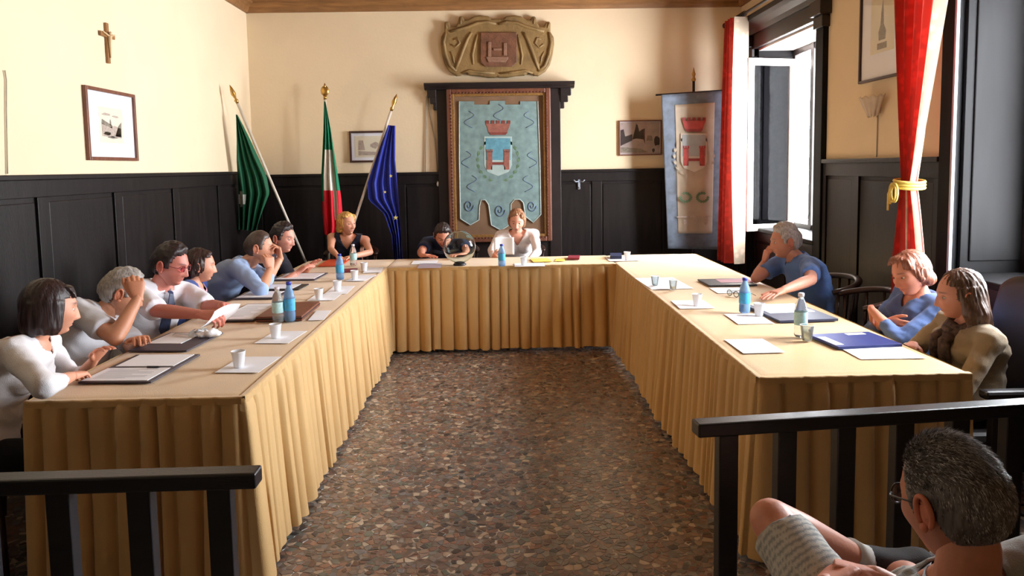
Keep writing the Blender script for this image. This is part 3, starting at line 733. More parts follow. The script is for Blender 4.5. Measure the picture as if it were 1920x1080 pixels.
for q in ((915, 921, 80, 108), (944, 950, 82, 106), (912, 953, 108, 112), (925, 941, 92, 96)): b.prism([(q[0], q[2]), (q[1], q[2]), (q[1], q[3]), (q[0], q[3])], lambda u, v, w: pk(u, v, 0.079 + w), 0.012)
b.prism([(913, 112), (952, 112), (948, 118), (916, 118)], lambda u, v, w: pk(u, v, 0.079 + w), 0.012)
obj('castle_relief', b, mat('crest_relief', (138, 104, 84), rough=0.6, var=0.2, scale=30), parent=cr, bevel=0.004)

# cords and little fittings beside the surround
M_cord = mat('pale_cord', (168, 158, 140), rough=0.7)
for i, pth in enumerate((((806, 165), (799, 180), (799, 230), (797, 322)), ((800, 176), (806, 215), (815, 262), (818, 300), (821, 340)))):
    b = B().tube([Vector((PY(x, y, YB - 0.05).x, YB - 0.012, PY(x, y, YB - 0.05).z)) for x, y in pth], 0.006, n=6)
    o = obj('hanging_cord', b, M_cord, smooth=True)  # plain cord hanging on the wall
    tag(o, ['straight pale cord hanging left of the framed banner surround', 'slanting pale cord left of the framed banner ending in a tassel'][i], 'cord')
    if i == 1:
        q = PY(821, 345, YB - 0.05); obj('tassel', B().ell((q.x, YB - 0.03, q.z), (0.016, 0.016, 0.03), n=10, m=6), M_white, parent=o, smooth=True)
q = PY(1086, 345, YB - 0.05)
t = thing('wall_hook', 'small double metal hook on the dark panelling right of the banner', 'hook', (q.x, YB - 0.03, q.z - 0.05))
obj('plate', B().box(q.x - 0.012, q.x + 0.012, YB - 0.04, YB - 0.03, q.z - 0.06, q.z + 0.05), M_lightstrip_hook, parent=t, bevel=0.002)
b = B()
for s_ in (-1, 1): b.tube([(q.x, YB - 0.04, q.z + 0.03), (q.x + s_ * 0.04, YB - 0.06, q.z + 0.025), (q.x + s_ * 0.06, YB - 0.07, q.z + 0.045)], 0.007, n=6)
b.tube([(q.x, YB - 0.04, q.z - 0.04), (q.x, YB - 0.07, q.z - 0.05), (q.x, YB - 0.075, q.z - 0.03)], 0.007, n=6)
obj('prong', b, M_lightstrip_hook, parent=t, smooth=True)

# ------------------------------------------------------------------ flags in one stand
M_pole = mat('pale_flag_pole', (214, 206, 192), rough=0.4, var=0.06)
FS = Vector((-1.84, 8.02, 0.0))
t = thing('flag_stand', 'brass three-socket flag stand on the floor behind the head table', 'stand', FS)
obj('base', B().lathe([(0.0, 0), (0.19, 0), (0.19, 0.03), (0.10, 0.06), (0.04, 0.09), (0.035, 0.16), (0.0, 0.16)], c=FS, n=28), M_brass, parent=t, smooth=True)
def flag(label, tip_px, tip_y, through_px, cat, cloth_fn, fin, col):
    tip = PY(*tip_px, tip_y); 
    foot = FS + Vector(col)
    d = (tip - foot).normalized()
    t = thing('flag', label, 'flag', foot, 'flags in the corner stand')
    obj('pole', B().tube([foot, tip - d * 0.10], 0.014, n=10), M_pole, parent=t, smooth=True)
    # finial: spearhead / knob
    if fin == 'spear':
        b = B().tube([tip - d * 0.12, tip - d * 0.09, tip - d * 0.07, tip - d * 0.02, tip + d * 0.03, tip + d * 0.07], [0.014, 0.022, 0.010, 0.026, 0.016, 0.002], n=8)
    else:
        b = B().ell(tip - d * 0.03, (0.045, 0.02, 0.055), n=14, m=8).tube([tip - d * 0.12, tip - d * 0.08], [0.016, 0.02], n=8).tube([tip, tip + d * 0.05], [0.02, 0.004], n=8)
    obj('finial', b, M_brass, parent=t, smooth=True)
    # socket on the stand is a part of the stand
    cloth_fn(t, tip, foot, d)
    return t
def hang_cloth(t, nm, A, Bp, boundary, nfold, depth, m, attrf, seed, rows=40, cols=46, ydir=-1):
    """cloth hanging from the pole between A (top) and Bp (lower); boundary: free-side points in pixels at the same depth"""
    pass
def flag_cloth(t, m, left, right, y, depth=0.035, folds=5, seed=0, ycol=None, rows=36, cols=40, off=0.0, ytilt=0.0):
    """sheet between two pixel polylines (left, right), hanging at depth y with vertical folds"""
    def interp(pl, v):
        L = [0]
        for i in range(len(pl) - 1): L.append(L[-1] + math.hypot(pl[i + 1][0] - pl[i][0], pl[i + 1][1] - pl[i][1]))
        s = v * L[-1]
        for i in range(len(pl) - 1):
            if s <= L[i + 1] + 1e-9:
                w = (s - L[i]) / max(1e-9, L[i + 1] - L[i]); return (pl[i][0] + (pl[i + 1][0] - pl[i][0]) * w, pl[i][1] + (pl[i + 1][1] - pl[i][1]) * w)
        return pl[-1]
    cols_ = []
    def fn(u, v):
        a = interp(left, v); c = interp(right, v)
        x, yy = a[0] + (c[0] - a[0]) * u, a[1] + (c[1] - a[1]) * u
        yd = y + ytilt * v; q = PY(x, yy, yd)
        dd = depth * (0.25 + 0.75 * v) * math.sin(folds * 2 * PI * (u + 0.06 * math.sin(3 * v + seed))) + 0.02 * noise.noise(Vector((u * 3, v * 3, seed)))
        return Vector((q.x, yd - 0.03 + dd + off, q.z))
    b = B().grid(fn, cols, rows)
    o = obj('flag_cloth', b, m, parent=t, smooth=True, fix=False)
    if ycol:
        me = o.data; at = me.color_attributes.new('Col', 'FLOAT_COLOR', 'CORNER'); arr = []
        for p in me.polygons:
            j, i = divmod(p.index, cols); c = ycol((i + 0.5) / cols, (j + 0.5) / rows)
            arr += [(*c, 1)] * p.loop_total
        at.data.foreach_set('color', np.array(arr, dtype=np.float32).ravel())
    return o
M_flag = cloth_mat('satin_flag_cloth', (255, 255, 255), var=0.03, attr='Col', rough=0.5)
M_flag.node_tree.nodes['Principled BSDF'].inputs['Sheen Weight'].default_value = 0.1
GREEN = lin((26, 92, 62)); BLUE = lin((44, 56, 158)); RED = lin((214, 28, 48)); WHT = lin((228, 224, 214)); GRN2 = lin((24, 128, 92)); YEL = lin((230, 214, 120))
def green_cloth(t, tip, foot, d):
    y = 7.55
    flag_cloth(t, M_flag, [(445, 215), (444, 300), (450, 380), (452, 430)], [(447, 216), (470, 262), (500, 330), (507, 362), (494, 400), (484, 432)], y, seed=1, folds=4, depth=0.045, ytilt=0.25,
               ycol=lambda u, v: (lin((214, 220, 210)) if ((u - 0.10) / 0.16) ** 2 + ((v - 0.735) / 0.065) ** 2 < 1 else GREEN))
flag('dark green flag with white emblem leaning towards the left corner', (436, 172), 7.50, None, 'flag', green_cloth, 'spear', (-0.06, 0.0, 0.16))
def it_cloth(t, tip, foot, d):
    flag_cloth(t, M_flag, [(609, 190), (608, 250), (603, 330), (605, 400), (608, 440)], [(612, 192), (621, 240), (632, 310), (640, 370), (644, 425), (640, 440)], 7.92, seed=5, folds=3, depth=0.04,
               ycol=lambda u, v: GRN2 if v < 0.36 + 0.0 * u or (u < 0.12 and v < .75) or (u > 0.78 and v < 0.68) else (WHT if v < 0.66 or (u > 0.62 and v < 0.9 and u < 0.85) else RED))
flag('green, white and red tricolour flag upright in the corner', (609, 165), 8.02, None, 'flag', it_cloth, 'knob', (0.0, 0.0, 0.16))
def eu_cloth(t, tip, foot, d):
    def col(u, v):
        for (a, c) in ((0.62, 0.70), (0.80, 0.42), (0.35, 0.56)):
            if ((u - a) / 0.045) ** 2 + ((v - c) / 0.018) ** 2 < 1: return YEL
        return BLUE
    o = flag_cloth(t, M_flag, [(728, 235), (712, 280), (690, 345), (693, 375), (722, 400), (736, 440), (740, 486)], [(742, 236), (742, 300), (748, 360), (752, 420), (756, 486)], 7.98, seed=9, folds=4, depth=0.04, ycol=None)
    me = o.data; at = me.color_attributes.new('Col', 'FLOAT_COLOR', 'CORNER'); at.data.foreach_set('color', np.array([(*BLUE, 1)] * len(me.loops), dtype=np.float32).ravel())
    M_star = mat('star_yellow', (226, 214, 130), rough=0.6)
    for sx_, sy_, r_ in ((742, 408, 0.028), (733, 330, 0.020), (722, 360, 0.018)):
        q = PY(sx_, sy_, 7.90); b = B().prism([(q.x + (r_ if k % 2 == 0 else r_ * 0.42) * math.sin(k * PI / 5), q.z + (r_ if k % 2 == 0 else r_ * 0.42) * math.cos(k * PI / 5)) for k in range(10)], lambda u, v, w: Vector((u, 7.895 - w, v)), 0.003)
        obj('star', b, M_star, parent=o)
flag('deep blue flag with yellow stars leaning right beside the small print', (740, 188), 8.0, None, 'flag', eu_cloth, 'spear', (-0.03, -0.04, 0.16))

# ------------------------------------------------------------------ hanging standard by the first window
YS = 8.06
def sp(px, py, w=0.0): q = PY(px, py, YS); return Vector((q.x, YS - w, q.z))
t = thing('hanging_standard', 'grey-blue and cream civic standard with red crest hanging beside the red curtain', 'banner', (sp(1300, 300).x, YS + 0.05, 0))
px0 = sp(1302, 150)
obj('pole', B().tube([(px0.x + 0.01, YS + 0.06, 0.04), (px0.x, YS + 0.03, px0.z)], 0.014, n=10), M_dark2, parent=t, smooth=True)
obj('foot', B().lathe([(0, 0), (0.16, 0), (0.15, 0.03), (0.03, 0.06), (0.02, 0.10), (0, 0.10)], c=(px0.x + 0.01, YS + 0.06, 0), n=24), M_dark2, parent=t, smooth=True)
obj('finial', B().lathe([(0.0, 0), (0.018, 0.0), (0.024, 0.02), (0.012, 0.045), (0.016, 0.06), (0.022, 0.075), (0.012, 0.10), (0.006, 0.13), (0.0, 0.15)], c=(px0.x, YS + 0.03, px0.z - 0.01), n=12), M_gold, parent=t, smooth=True)
obj('crossbar', B().tube([sp(1230, 178, -0.01), sp(1364, 169, -0.01)], 0.010, n=8), M_dark2, parent=t, smooth=True)
M_sblue = mat('standard_grey_blue', (98, 110, 126), rough=0.65, var=0.28, scale=12, detail=6, sheen=0.2)
M_scream = mat('standard_cream_silk', (176, 164, 146), rough=0.6, var=0.12, scale=6, sheen=0.3)
corner = [(1240, 178), (1362, 170), (1353, 468), (1252, 466)]
def quad(u, v):
    (ax, ay), (bx, by), (cx, cy), (dx, dy) = corner
    return ((ax + (bx - ax) * u) * (1 - v) + (dx + (cx - dx) * u) * v, (ay + (by - ay) * u) * (1 - v) + (dy + (cy - dy) * u) * v)
def wave(u, v): return 0.004 * math.sin(u * 7 * PI) * (0.3 + v) + 0.012 * noise.noise(Vector((u * 2, v * 3, 4)))
cl = obj('standard_cloth', B().grid(lambda u, v: sp(*quad(u, v), wave(u, v)), 50, 40), M_sblue, parent=t, smooth=True, solid=0.004)
obj('cream_field', B().grid(lambda u, v: sp(*quad(0.20 + 0.62 * u, 0.07 + 0.83 * v), 0.006 + wave(0.20 + 0.62 * u, 0.07 + 0.83 * v)), 40, 40), M_scream, parent=cl, smooth=True, solid=0.002)
def sem(u, v, w):
    x = 1300 + (u - 934) * 0.95; yv = 262 + (v - 258) * 0.98 - 10
    return sp(x, yv, w)
emblem(cl, sem, reds=(mat('crest_red', (170, 70, 66), rough=0.6, var=0.2, scale=30), mat('crest_deep_red', (134, 50, 50), rough=0.6, var=0.2, scale=30)), sky=mat('crest_grey_blue', (150, 158, 162), rough=0.6), grn=M_scream, base=0.026, pale=mat('crest_pale', (188, 180, 168), rough=0.6))
b = B()
for s_ in (-1, 1):
    for k in range(12):
        w = k / 11 * 1.6 * PI; cx, cy = 1300 + s_ * (16 + 10 * math.cos(w)), 370 + 8 * math.sin(w) * (1 if s_ > 0 else 1)
        b.prism([(cx - 3, cy), (cx, cy - 3.2), (cx + 3.4, cy + 0.5), (cx, cy + 3)], lambda u, v, ww: sp(u, v, 0.024 + ww), 0.003)
obj('olive_sprigs', b, M_grn, parent=cl, kind='stuff')
obj('lower_rule', B().prism([(1268, 405), (1334, 404), (1334, 407), (1268, 408)], lambda u, v, ww: sp(u, v, 0.024 + ww), 0.003), M_inkl, parent=cl)
b = B()
for x in (1280, 1300, 1318): b.prism([(x, 412), (x + 9, 412), (x + 6, 421), (x + 2, 421)], lambda u, v, ww: sp(u, v, 0.024 + ww), 0.003)
obj('lower_motifs', b, M_inkl, parent=cl, kind='stuff')

# ------------------------------------------------------------------ curtains and rod
M_cur = NT('red_curtain_cloth')
def curtain_mat():
    k = M_cur; at = k.n('ShaderNodeAttribute', attribute_name='Col'); tc = k.n('ShaderNodeTexCoord')
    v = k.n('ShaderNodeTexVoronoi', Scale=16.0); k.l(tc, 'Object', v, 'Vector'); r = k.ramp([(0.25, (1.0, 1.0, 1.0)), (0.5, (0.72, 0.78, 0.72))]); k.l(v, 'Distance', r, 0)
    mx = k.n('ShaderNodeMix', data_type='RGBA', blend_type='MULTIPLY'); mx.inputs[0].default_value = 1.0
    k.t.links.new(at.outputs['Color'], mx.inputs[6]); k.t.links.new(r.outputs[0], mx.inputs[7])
    k.t.links.new(mx.outputs[2], k.b.inputs['Base Color']); k.b.inputs['Roughness'].default_value = 0.8
    tr = k.n('ShaderNodeBsdfTranslucent'); k.t.links.new(mx.outputs[2], tr.inputs[0]); ms = k.n('ShaderNodeMixShader'); ms.inputs[0].default_value = 0.45
    k.l(k.b, 0, ms, 1); k.l(tr, 0, ms, 2); k.l(ms, 0, k.out, 0)
    return k.m
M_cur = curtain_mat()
CR = lin((208, 62, 54)); CS = lin((232, 208, 188))
def curtain(t, cen_fn, hw_fn, ztop, zbot, n_folds, depth, colf, seed, cols=110, rows=50):
    def fn(u, v):
        z = ztop + (zbot - ztop) * v; c = cen_fn(v); hw = hw_fn(v); y = c[1] + (0.5 - u) * 2 * hw
        dd = depth * (0.6 + 0.4 * min(1, hw / 0.25)) * math.sin(n_folds * 2 * PI * u + 0.7 * math.sin(2.2 * v + seed) + 0.6 * math.sin(9 * u))
        return Vector((c[0] + dd, y, z))
    o = obj('curtain_cloth', B().grid(fn, cols, rows), M_cur, parent=t, smooth=True, fix=False)
    me = o.data; at = me.color_attributes.new('Col', 'FLOAT_COLOR', 'POINT')
    at.data.foreach_set('color', np.array([(*colf(i % (cols + 1) / cols, i // (cols + 1) / rows), 1) for i in range(len(me.vertices))], dtype=np.float32).ravel())
    return o
ZR = 3.12; XR = WX - 0.22
t = thing('curtain_rod', 'dark wooden curtain rod with end knob above the far window', 'curtain rod', (XR, 6.9, ZR))
obj('rod', B().tube([(XR, 6.1, ZR), (XR, 8.25, ZR)], 0.014, n=10), M_dark2, parent=t, smooth=True)
obj('end_knob', B().ell((XR, 8.27, ZR), (0.03, 0.03, 0.03), n=12, m=8), M_dark2, parent=t, smooth=True)
for y in (6.3, 8.0): obj('rod_bracket', B().box(XR - 0.01, WX, y - 0.012, y + 0.012, ZR - 0.03, ZR - 0.01), M_dark2, parent=t, bevel=0.002)
b = B()
for i in range(9): 
    y = 7.62 + i * 0.035; b.tube([(XR + 0.024 * math.cos(w), y, ZR + 0.024 * math.sin(w)) for w in np.linspace(0, 2 * PI, 13)], 0.003, n=5)
obj('curtain_rings', b, M_dark2, parent=t, smooth=True, kind='stuff')
t = thing('red_curtain', 'straight red curtain hanging at the far window beside the standard', 'curtain', (XR, 8.0, 0.6))
zb = PY(1375, 490, 7.75).z
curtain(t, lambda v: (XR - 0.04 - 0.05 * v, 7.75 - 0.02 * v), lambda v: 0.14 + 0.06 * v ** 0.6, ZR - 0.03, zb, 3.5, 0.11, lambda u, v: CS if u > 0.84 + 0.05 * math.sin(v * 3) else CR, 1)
t = thing('curtain_rod', 'curtain rod high above the near window holding the tied red curtain', 'curtain rod', (XR, 3.6, ZR))
obj('rod', B().tube([(XR, 2.6, ZR), (XR, 5.15, ZR)], 0.014, n=10), M_dark2, parent=t, smooth=True)
obj('end_knob', B().ell((XR, 5.17, ZR), (0.03, 0.03, 0.03), n=12, m=8), M_dark2, parent=t, smooth=True)
for y in (2.8, 4.75): obj('rod_bracket', B().box(XR - 0.01, WX, y - 0.012, y + 0.012, ZR - 0.03, ZR - 0.01), M_dark2, parent=t, bevel=0.002)
tie = PX(1705, 345, XR - 0.04)
t = thing('red_curtain', 'red curtain gathered with a yellow cord beside the wall picture', 'curtain', (XR, tie.y, 0.5))
def cen2(v):
    z = ZR - 0.03 + (0.55 - ZR + 0.03) * v; w = (z - tie.z)
    return (XR - 0.04, (tie.y - 0.055 * min(1, max(0, w) / 1.3)) if w > 0 else tie.y - 0.02 * min(1, -w / 0.5))
def hw2(v):
    z = ZR - 0.03 + (0.55 - ZR + 0.03) * v; w = z - tie.z
    return 0.055 + (0.265 * min(1, w / 1.45) ** 0.9 if w > 0 else 0.11 * min(1, -w / 0.45) ** 0.8)
def colr2(u, v):
    z = ZR - 0.03 + (0.55 - ZR + 0.03) * v
    e = (u > 0.93) or (0.81 < u < 0.86) or (0.70 < u < 0.73)
    if z < tie.z: e = e or (0.5 < u < 0.6)
    return CS if e else CR
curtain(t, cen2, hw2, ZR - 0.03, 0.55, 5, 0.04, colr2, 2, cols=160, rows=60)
M_rope = mat('yellow_cord', (222, 196, 96), rough=0.6, var=0.15, scale=80)
b = B()
for k in range(3):
    b.tube([(XR - 0.04 + 0.085 * math.cos(w), tie.y + 0.075 * math.sin(w), tie.z + 0.018 * (k - 1) + 0.01 * math.sin(w)) for w in np.linspace(0, 2 * PI, 25)], 0.009, n=6)
xk = XR - 0.04 - 0.095
for s_ in (-1, 1):
    b.tube([(xk, tie.y + s_ * (0.035 * math.sin(w)) + s_ * 0.012, tie.z - 0.05 + 0.055 * math.cos(w)) for w in np.linspace(0, 2 * PI, 21)], 0.007, n=6)
b.tube([(xk, tie.y, tie.z), (xk - 0.005, tie.y + 0.05, tie.z - 0.06), (xk, tie.y + 0.06, tie.z - 0.16)], 0.007, n=6)
b.tube([(xk, tie.y, tie.z), (xk - 0.005, tie.y + 0.03, tie.z - 0.06), (xk, tie.y + 0.035, tie.z - 0.12)], 0.007, n=6)
obj('tie_cord', b, M_rope, parent=t, smooth=True)

# shell-shaped wall lamp with its cable
p = PX(1632, 200, WX - 0.06)
t = thing('wall_lamp', 'pale fan-shaped wall lamp below the tower print', 'lamp', (WX - 0.02, p.y, p.z))
def fan(u, v):
    w = R(-100 + 200 * u); r = 0.05 + 0.10 * v
    return Vector((WX - 0.03 - 0.07 * math.cos(w * 0.85) * (0.5 + v * 0.5), p.y + r * 1.1 * math.sin(w), p.z - 0.07 + 0.14 * v + 0.008 * math.cos(u * 12 * PI)))
obj('shade', B().grid(fan, 48, 8), mat('pleated_lamp_shade', (196, 180, 160), rough=0.7, var=0.08, scale=20), parent=t, smooth=True, solid=0.003)
obj('mount_plate', B().box(WX - 0.03, WX, p.y - 0.03, p.y + 0.03, p.z - 0.05, p.z + 0.05), M_white, parent=t, bevel=0.004)
obj('cable', B().tube([(WX - 0.006, p.y, p.z - 0.05), (WX - 0.006, p.y, 1.65)], 0.004, n=6), M_cord, parent=t, smooth=True)
# ------------------------------------------------------------------ things on the tables
ZS = ZT + 0.004
M_cup = mat('white_plastic_cup', (240, 242, 246), rough=0.35, var=0.02)
M_blk = mat('black_leather', (24, 22, 26), rough=0.45, var=0.2, scale=30, bump=0.2, bscale=120)
M_navy = mat('navy_folder', (36, 50, 118), rough=0.45, var=0.1, scale=10)
M_navyd = mat('dark_navy_folder', (34, 42, 74), rough=0.45, var=0.1, scale=10)
M_brown = mat('brown_leather', (112, 58, 36), rough=0.45, var=0.2, scale=25, bump=0.2, bscale=100)
M_dgrey = mat('dark_grey_folder', (62, 54, 66), rough=0.5, var=0.12, scale=10)
M_org = mat('orange_red_folder', (206, 76, 36), rough=0.5, var=0.08)
M_redf = mat('dark_red_booklet', (132, 36, 54), rough=0.5, var=0.1)
M_yel = mat('yellow_folder', (224, 206, 96), rough=0.6, var=0.06)
M_lil = mat('lilac_paper', (206, 200, 226), rough=0.8, var=0.03)
M_text = mat('printed_text_grey', (168, 170, 180), rough=0.8, var=0.1)
M_clear = NT('clear_bottle_plastic').m
_b = M_clear.node_tree.nodes['Principled BSDF']; _b.inputs['Base Color'].default_value = (0.86, 0.95, 0.97, 1); _b.inputs['Transmission Weight'].default_value = 0.85; _b.inputs['Roughness'].default_value = 0.08; _b.inputs['IOR'].default_value = 1.2
M_bluep = NT('blue_bottle_plastic').m
_b = M_bluep.node_tree.nodes['Principled BSDF']; _b.inputs['Base Color'].default_value = (0.30, 0.55, 0.92, 1); _b.inputs['Transmission Weight'].default_value = 0.6; _b.inputs['Roughness'].default_value = 0.12; _b.inputs['IOR'].default_value = 1.2
M_bcap = mat('blue_cap', (44, 60, 170), rough=0.4); M_wcap = mat('white_cap', (236, 232, 244), rough=0.4)
M_blab = mat('blue_bottle_label', (70, 170, 226), rough=0.5, var=0.15, scale=60); M_glab = mat('pale_bottle_label', (180, 222, 226), rough=0.5, var=0.15, scale=60)

def basis(px0, px1, z=ZS):
    """ground frame from two pixels: origin, direction angle, length"""
    a = PZ(*px0, z); c = PZ(*px1, z); d = c - a; return a, math.atan2(d.y, d.x), d.length
def sheet_poly(corners, z):
    return [PZ(x, y, z) for x, y in corners]
def paper(label, corners, z=ZS, m=None, group=None, name='paper_sheet', lines=0, thick=0.0012, cat='paper', rect=True):
    """a sheet lying on the table through the first three corners given as photo pixels"""
    P_ = sheet_poly(corners, z)
    if rect:   # true rectangle: near edge kept, side direction squared up
        a, c, e = P_[0], P_[1], P_[2]; u = (c - a); n = Vector((-u.y, u.x, 0)).normalized(); h = (e - c).dot(n); P_ = [a, c, c + n * h, a + n * h]
    cen = sum(P_, Vector()) / 4
    b = B().add([p for p in P_] + [p + Vector((0, 0, thick)) for p in P_], [(3, 2, 1, 0), (4, 5, 6, 7), (0, 1, 5, 4), (1, 2, 6, 5), (2, 3, 7, 6), (3, 0, 4, 7)])
    if lines:
        t = thing(name, label, cat, (cen.x, cen.y, z), group)
        obj('sheet', b, m or M_paper, parent=t)
        lb = B(); u = P_[1] - P_[0]; v = P_[3] - P_[0]
        for k in range(lines):
            f0 = 0.12 + 0.76 * (k + 0.5) / lines; q = P_[0] + v * f0 + Vector((0, 0, thick + 0.0004)); w = 0.8 if k % 4 else 0.5
            lb.add([q + u * 0.1, q + u * (0.1 + w), q + u * (0.1 + w) + v * 0.012, q + u * 0.1 + v * 0.012], [(0, 1, 2, 3)])
        obj('text_lines', lb, M_text, parent=t, kind='stuff')
        return t, P_
    o = obj(name, b, m or M_paper); 
    o.data.transform(Matrix.Translation((-cen.x, -cen.y, -z))); o.location = (cen.x, cen.y, z)
    tag(o, label, cat, group); return o, P_
# cups
cup0 = None
def cup(label, px, py, z=ZS + 0.003, clear=False, s=1.0):
    p = PZ(px, py, z)
    t = thing('plastic_cup', label, 'cup', (0, 0, 0), 'plastic cups on the tables')
    prof_o = [(0.0, 0), (0.023, 0), (0.0245, 0.002), (0.035, 0.082), (0.0365, 0.083), (0.0365, 0.085), (0.0345, 0.085), (0.0235, 0.004), (0.0, 0.004)]
    obj('cup_wall', B().lathe(prof_o, n=24, cap=False), M_clear if clear else M_cup, parent=t, smooth=True)
    rim = B().tube([(0.0358 * math.cos(w), 0.0358 * math.sin(w), 0.0845) for w in np.linspace(0, 2 * PI, 25)], 0.0014, n=5)
    obj('cup_rim', rim, M_cup, parent=t, smooth=True)
    t.location = p; t.scale = (s * 0.86, s * 0.86, s * 0.84); return t
# (label, px of base centre)
CUPS = [('white plastic cup on the sheet nearest the left table corner', 448, 688, 0, 1.0), ('white plastic cup on a sheet in front of the bottle pair', 517, 633, 0, 1.0),
        ('white plastic cup on a sheet beyond the brown leather case', 598, 561, 0, 1.0), ('white plastic cup on the middle sheet of the left inner edge', 633, 545, 0, 1.0),
        ('white plastic cup on the last sheet before the head table', 665, 524, 0, 1.0), ('white plastic cup at the far left corner of the tables', 683, 508, 0, 1.0),
        ('white plastic cup before the woman holding a sheet', 982, 497, 0, 1.0), ('white plastic cup at the far right corner by the blue item', 1176, 487, 0, 1.0),
        ('white plastic cup on a sheet at the inner edge of the right table', 1307, 573, 0, 1.0), ('white plastic cup just right of the blue-capped bottle on the right table', 1423, 592, 0, 1.0),
        ('translucent cup beside the white-capped bottle on the right table', 1513, 638, 1, 1.05), ('translucent cup left of a pair at the far inner edge of the right table', 1228, 535, 1, 0.95),
        ('translucent cup right of a pair at the far inner edge of the right table', 1262, 543, 1, 0.95)]
for l, x, y, c, s in CUPS: cup(l, x, y, clear=bool(c), s=s)
# bottles
def bottle(label, px, py, blue, h=0.20, z=ZS + 0.003, rad=0.031):
    p = PZ(px, py, z); t = thing('water_bottle', label, 'bottle', (0, 0, 0), 'half-litre water bottles')
    prof = [(0.0, 0), (rad * 0.8, 0), (rad, 0.008), (rad, h * 0.22), (rad * 0.93, h * 0.25), (rad, h * 0.28), (rad, h * 0.60), (rad * 0.96, h * 0.64), (rad * 0.8, h * 0.76), (rad * 0.45, h * 0.87), (rad * 0.4, h * 0.92), (rad * 0.4, h * 0.94)]
    obj('bottle_body', B().lathe(prof, n=22), M_bluep if blue else M_clear, parent=t, smooth=True)
    obj('label', B().lathe([(rad + 0.0006, h * 0.28), (rad + 0.001, h * 0.30), (rad + 0.001, h * 0.56), (rad + 0.0006, h * 0.58)], n=22, cap=False), M_blab if blue else M_glab, parent=t, smooth=True)
    obj('cap', B().lathe([(0, h * 0.93), (rad * 0.47, h * 0.93), (rad * 0.47, h), (rad * 0.4, h * 1.01), (0, h * 1.01)], n=16), M_bcap if blue else M_wcap, parent=t, smooth=True)
    t.location = p; return t
bottle('clear water bottle left of the pair on the left table', 522, 604, 0); bottle('blue-labelled water bottle right of the pair on the left table', 544, 602, 1, h=0.225)
bottle('blue water bottle near the far end of the left table', 638, 524, 1); bottle('clear water bottle in front of the blonde woman in black', 663, 498, 0, h=0.19)
bottle('blue water bottle in front of the woman in the white blouse', 941, 499, 1, h=0.19)
bottle('blue-capped water bottle near the man in the blue polo', 1396, 586, 1, h=0.2); bottle('white-capped clear water bottle on the right table', 1501, 631, 0, h=0.215)
# white sheets under the cups, by corners: near-left, near-right, far-right
SH = [('white sheet under the cup nearest the left table corner', [(402, 699), (484, 699), (520, 669)]), ('white sheet under the cup in front of the bottles', [(476, 644), (540, 644), (567, 621)]),
      ('white sheet right of the brown leather case', [(577, 601), (607, 600), (622, 582)]), ('white sheet under a cup beyond the leather case', [(575, 564), (626, 563), (643, 551)]),
      ('white sheet under the middle cup of the left inner edge', [(607, 552), (650, 551), (668, 536)]), ('white sheet under the cup before the far left corner', [(648, 527), (684, 527), (697, 516)]),
      ('white sheet at the far left corner by the flags', [(680, 512), (714, 511), (722, 501)]),
      ('white sheet under the cup at the far right corner', [(1143, 490), (1200, 489), (1190, 482)]), ('white sheet under the cup on the right table inner edge', [(1275, 579), (1340, 578), (1322, 563)]),
      ('white sheet under the blue-capped bottle', [(1384, 608), (1452, 607), (1430, 588)]), ('blank white sheet alone on the near right table', [(1394, 663), (1472, 661), (1434, 635)]),
      ('white sheet under the pair of translucent cups', [(1222, 543), (1300, 541), (1268, 520)]), ('white sheet near the woman holding paper at the head table', [(965, 500), (1022, 499), (1018, 493)])]
for l, c in SH: paper(l, c, group='white sheets on the tables')
paper('printed white sheet nearest the woman in the beige jacket', [(1614, 674), (1737, 672), (1699, 651)], group='white sheets on the tables', lines=10)
paper('thin lilac sheet on the head table left of the glass sphere', [(782, 503), (826, 502), (824, 494)], m=M_lil, group='white sheets on the tables')
paper('pale sheet under the arms of the man in the navy shirt', [(770, 496), (818, 495), (816, 488)], group='white sheets on the tables')

def folder(label, corners, m, papers=(), h=0.008, spine=True, cat='folder', pen=None):
    """corners near-left, near-right, far-right; papers as fractions (u0,u1,v0,v1)"""
    P_ = [PZ(x, y, ZS) for x, y in corners]; a, c, e = P_; u = (c - a); n = Vector((-u.y, u.x, 0)).normalized(); hh = (e - c).dot(n); v = n * hh
    shear = (e - c) - v
    cen = a + u * 0.5 + v * 0.5; t = thing('document_folder', label, cat, (cen.x, cen.y, ZS))
    def q(fu, fv, z): return a + u * fu + v * fv + shear * 0.0 + Vector((0, 0, z))
    def slab(b, u0, u1, v0, v1, z0, z1): return b.add([q(u0, v0, z0), q(u1, v0, z0), q(u1, v1, z0), q(u0, v1, z0), q(u0, v0, z1), q(u1, v0, z1), q(u1, v1, z1), q(u0, v1, z1)], [(3, 2, 1, 0), (4, 5, 6, 7), (0, 1, 5, 4), (1, 2, 6, 5), (2, 3, 7, 6), (3, 0, 4, 7)])
    obj('cover', slab(B(), 0, 1, 0, 1, 0, h), m, parent=t, bevel=0.002)
    z = h
    for (u0, u1, v0, v1, ln) in papers:
        pp = obj('paper', slab(B(), u0, u1, v0, v1, z, z + 0.002), M_paper, parent=t)
        if ln:
            lb = B()
            for k in range(ln):
                f = v0 + (v1 - v0) * (0.12 + 0.76 * (k + 0.5) / ln); ww = 0.85 if k % 3 else 0.55
                lb.add([q(u0 + (u1 - u0) * 0.1, f, z + 0.0026), q(u0 + (u1 - u0) * (0.1 + ww * 0.9), f, z + 0.0026), q(u0 + (u1 - u0) * (0.1 + ww * 0.9), f + (v1 - v0) * 0.018, z + 0.0026), q(u0 + (u1 - u0) * 0.1, f + (v1 - v0) * 0.018, z + 0.0026)], [(0, 1, 2, 3)])
            obj('text_lines', lb, M_text, parent=pp, kind='stuff')
        z += 0.0004
    return t, q
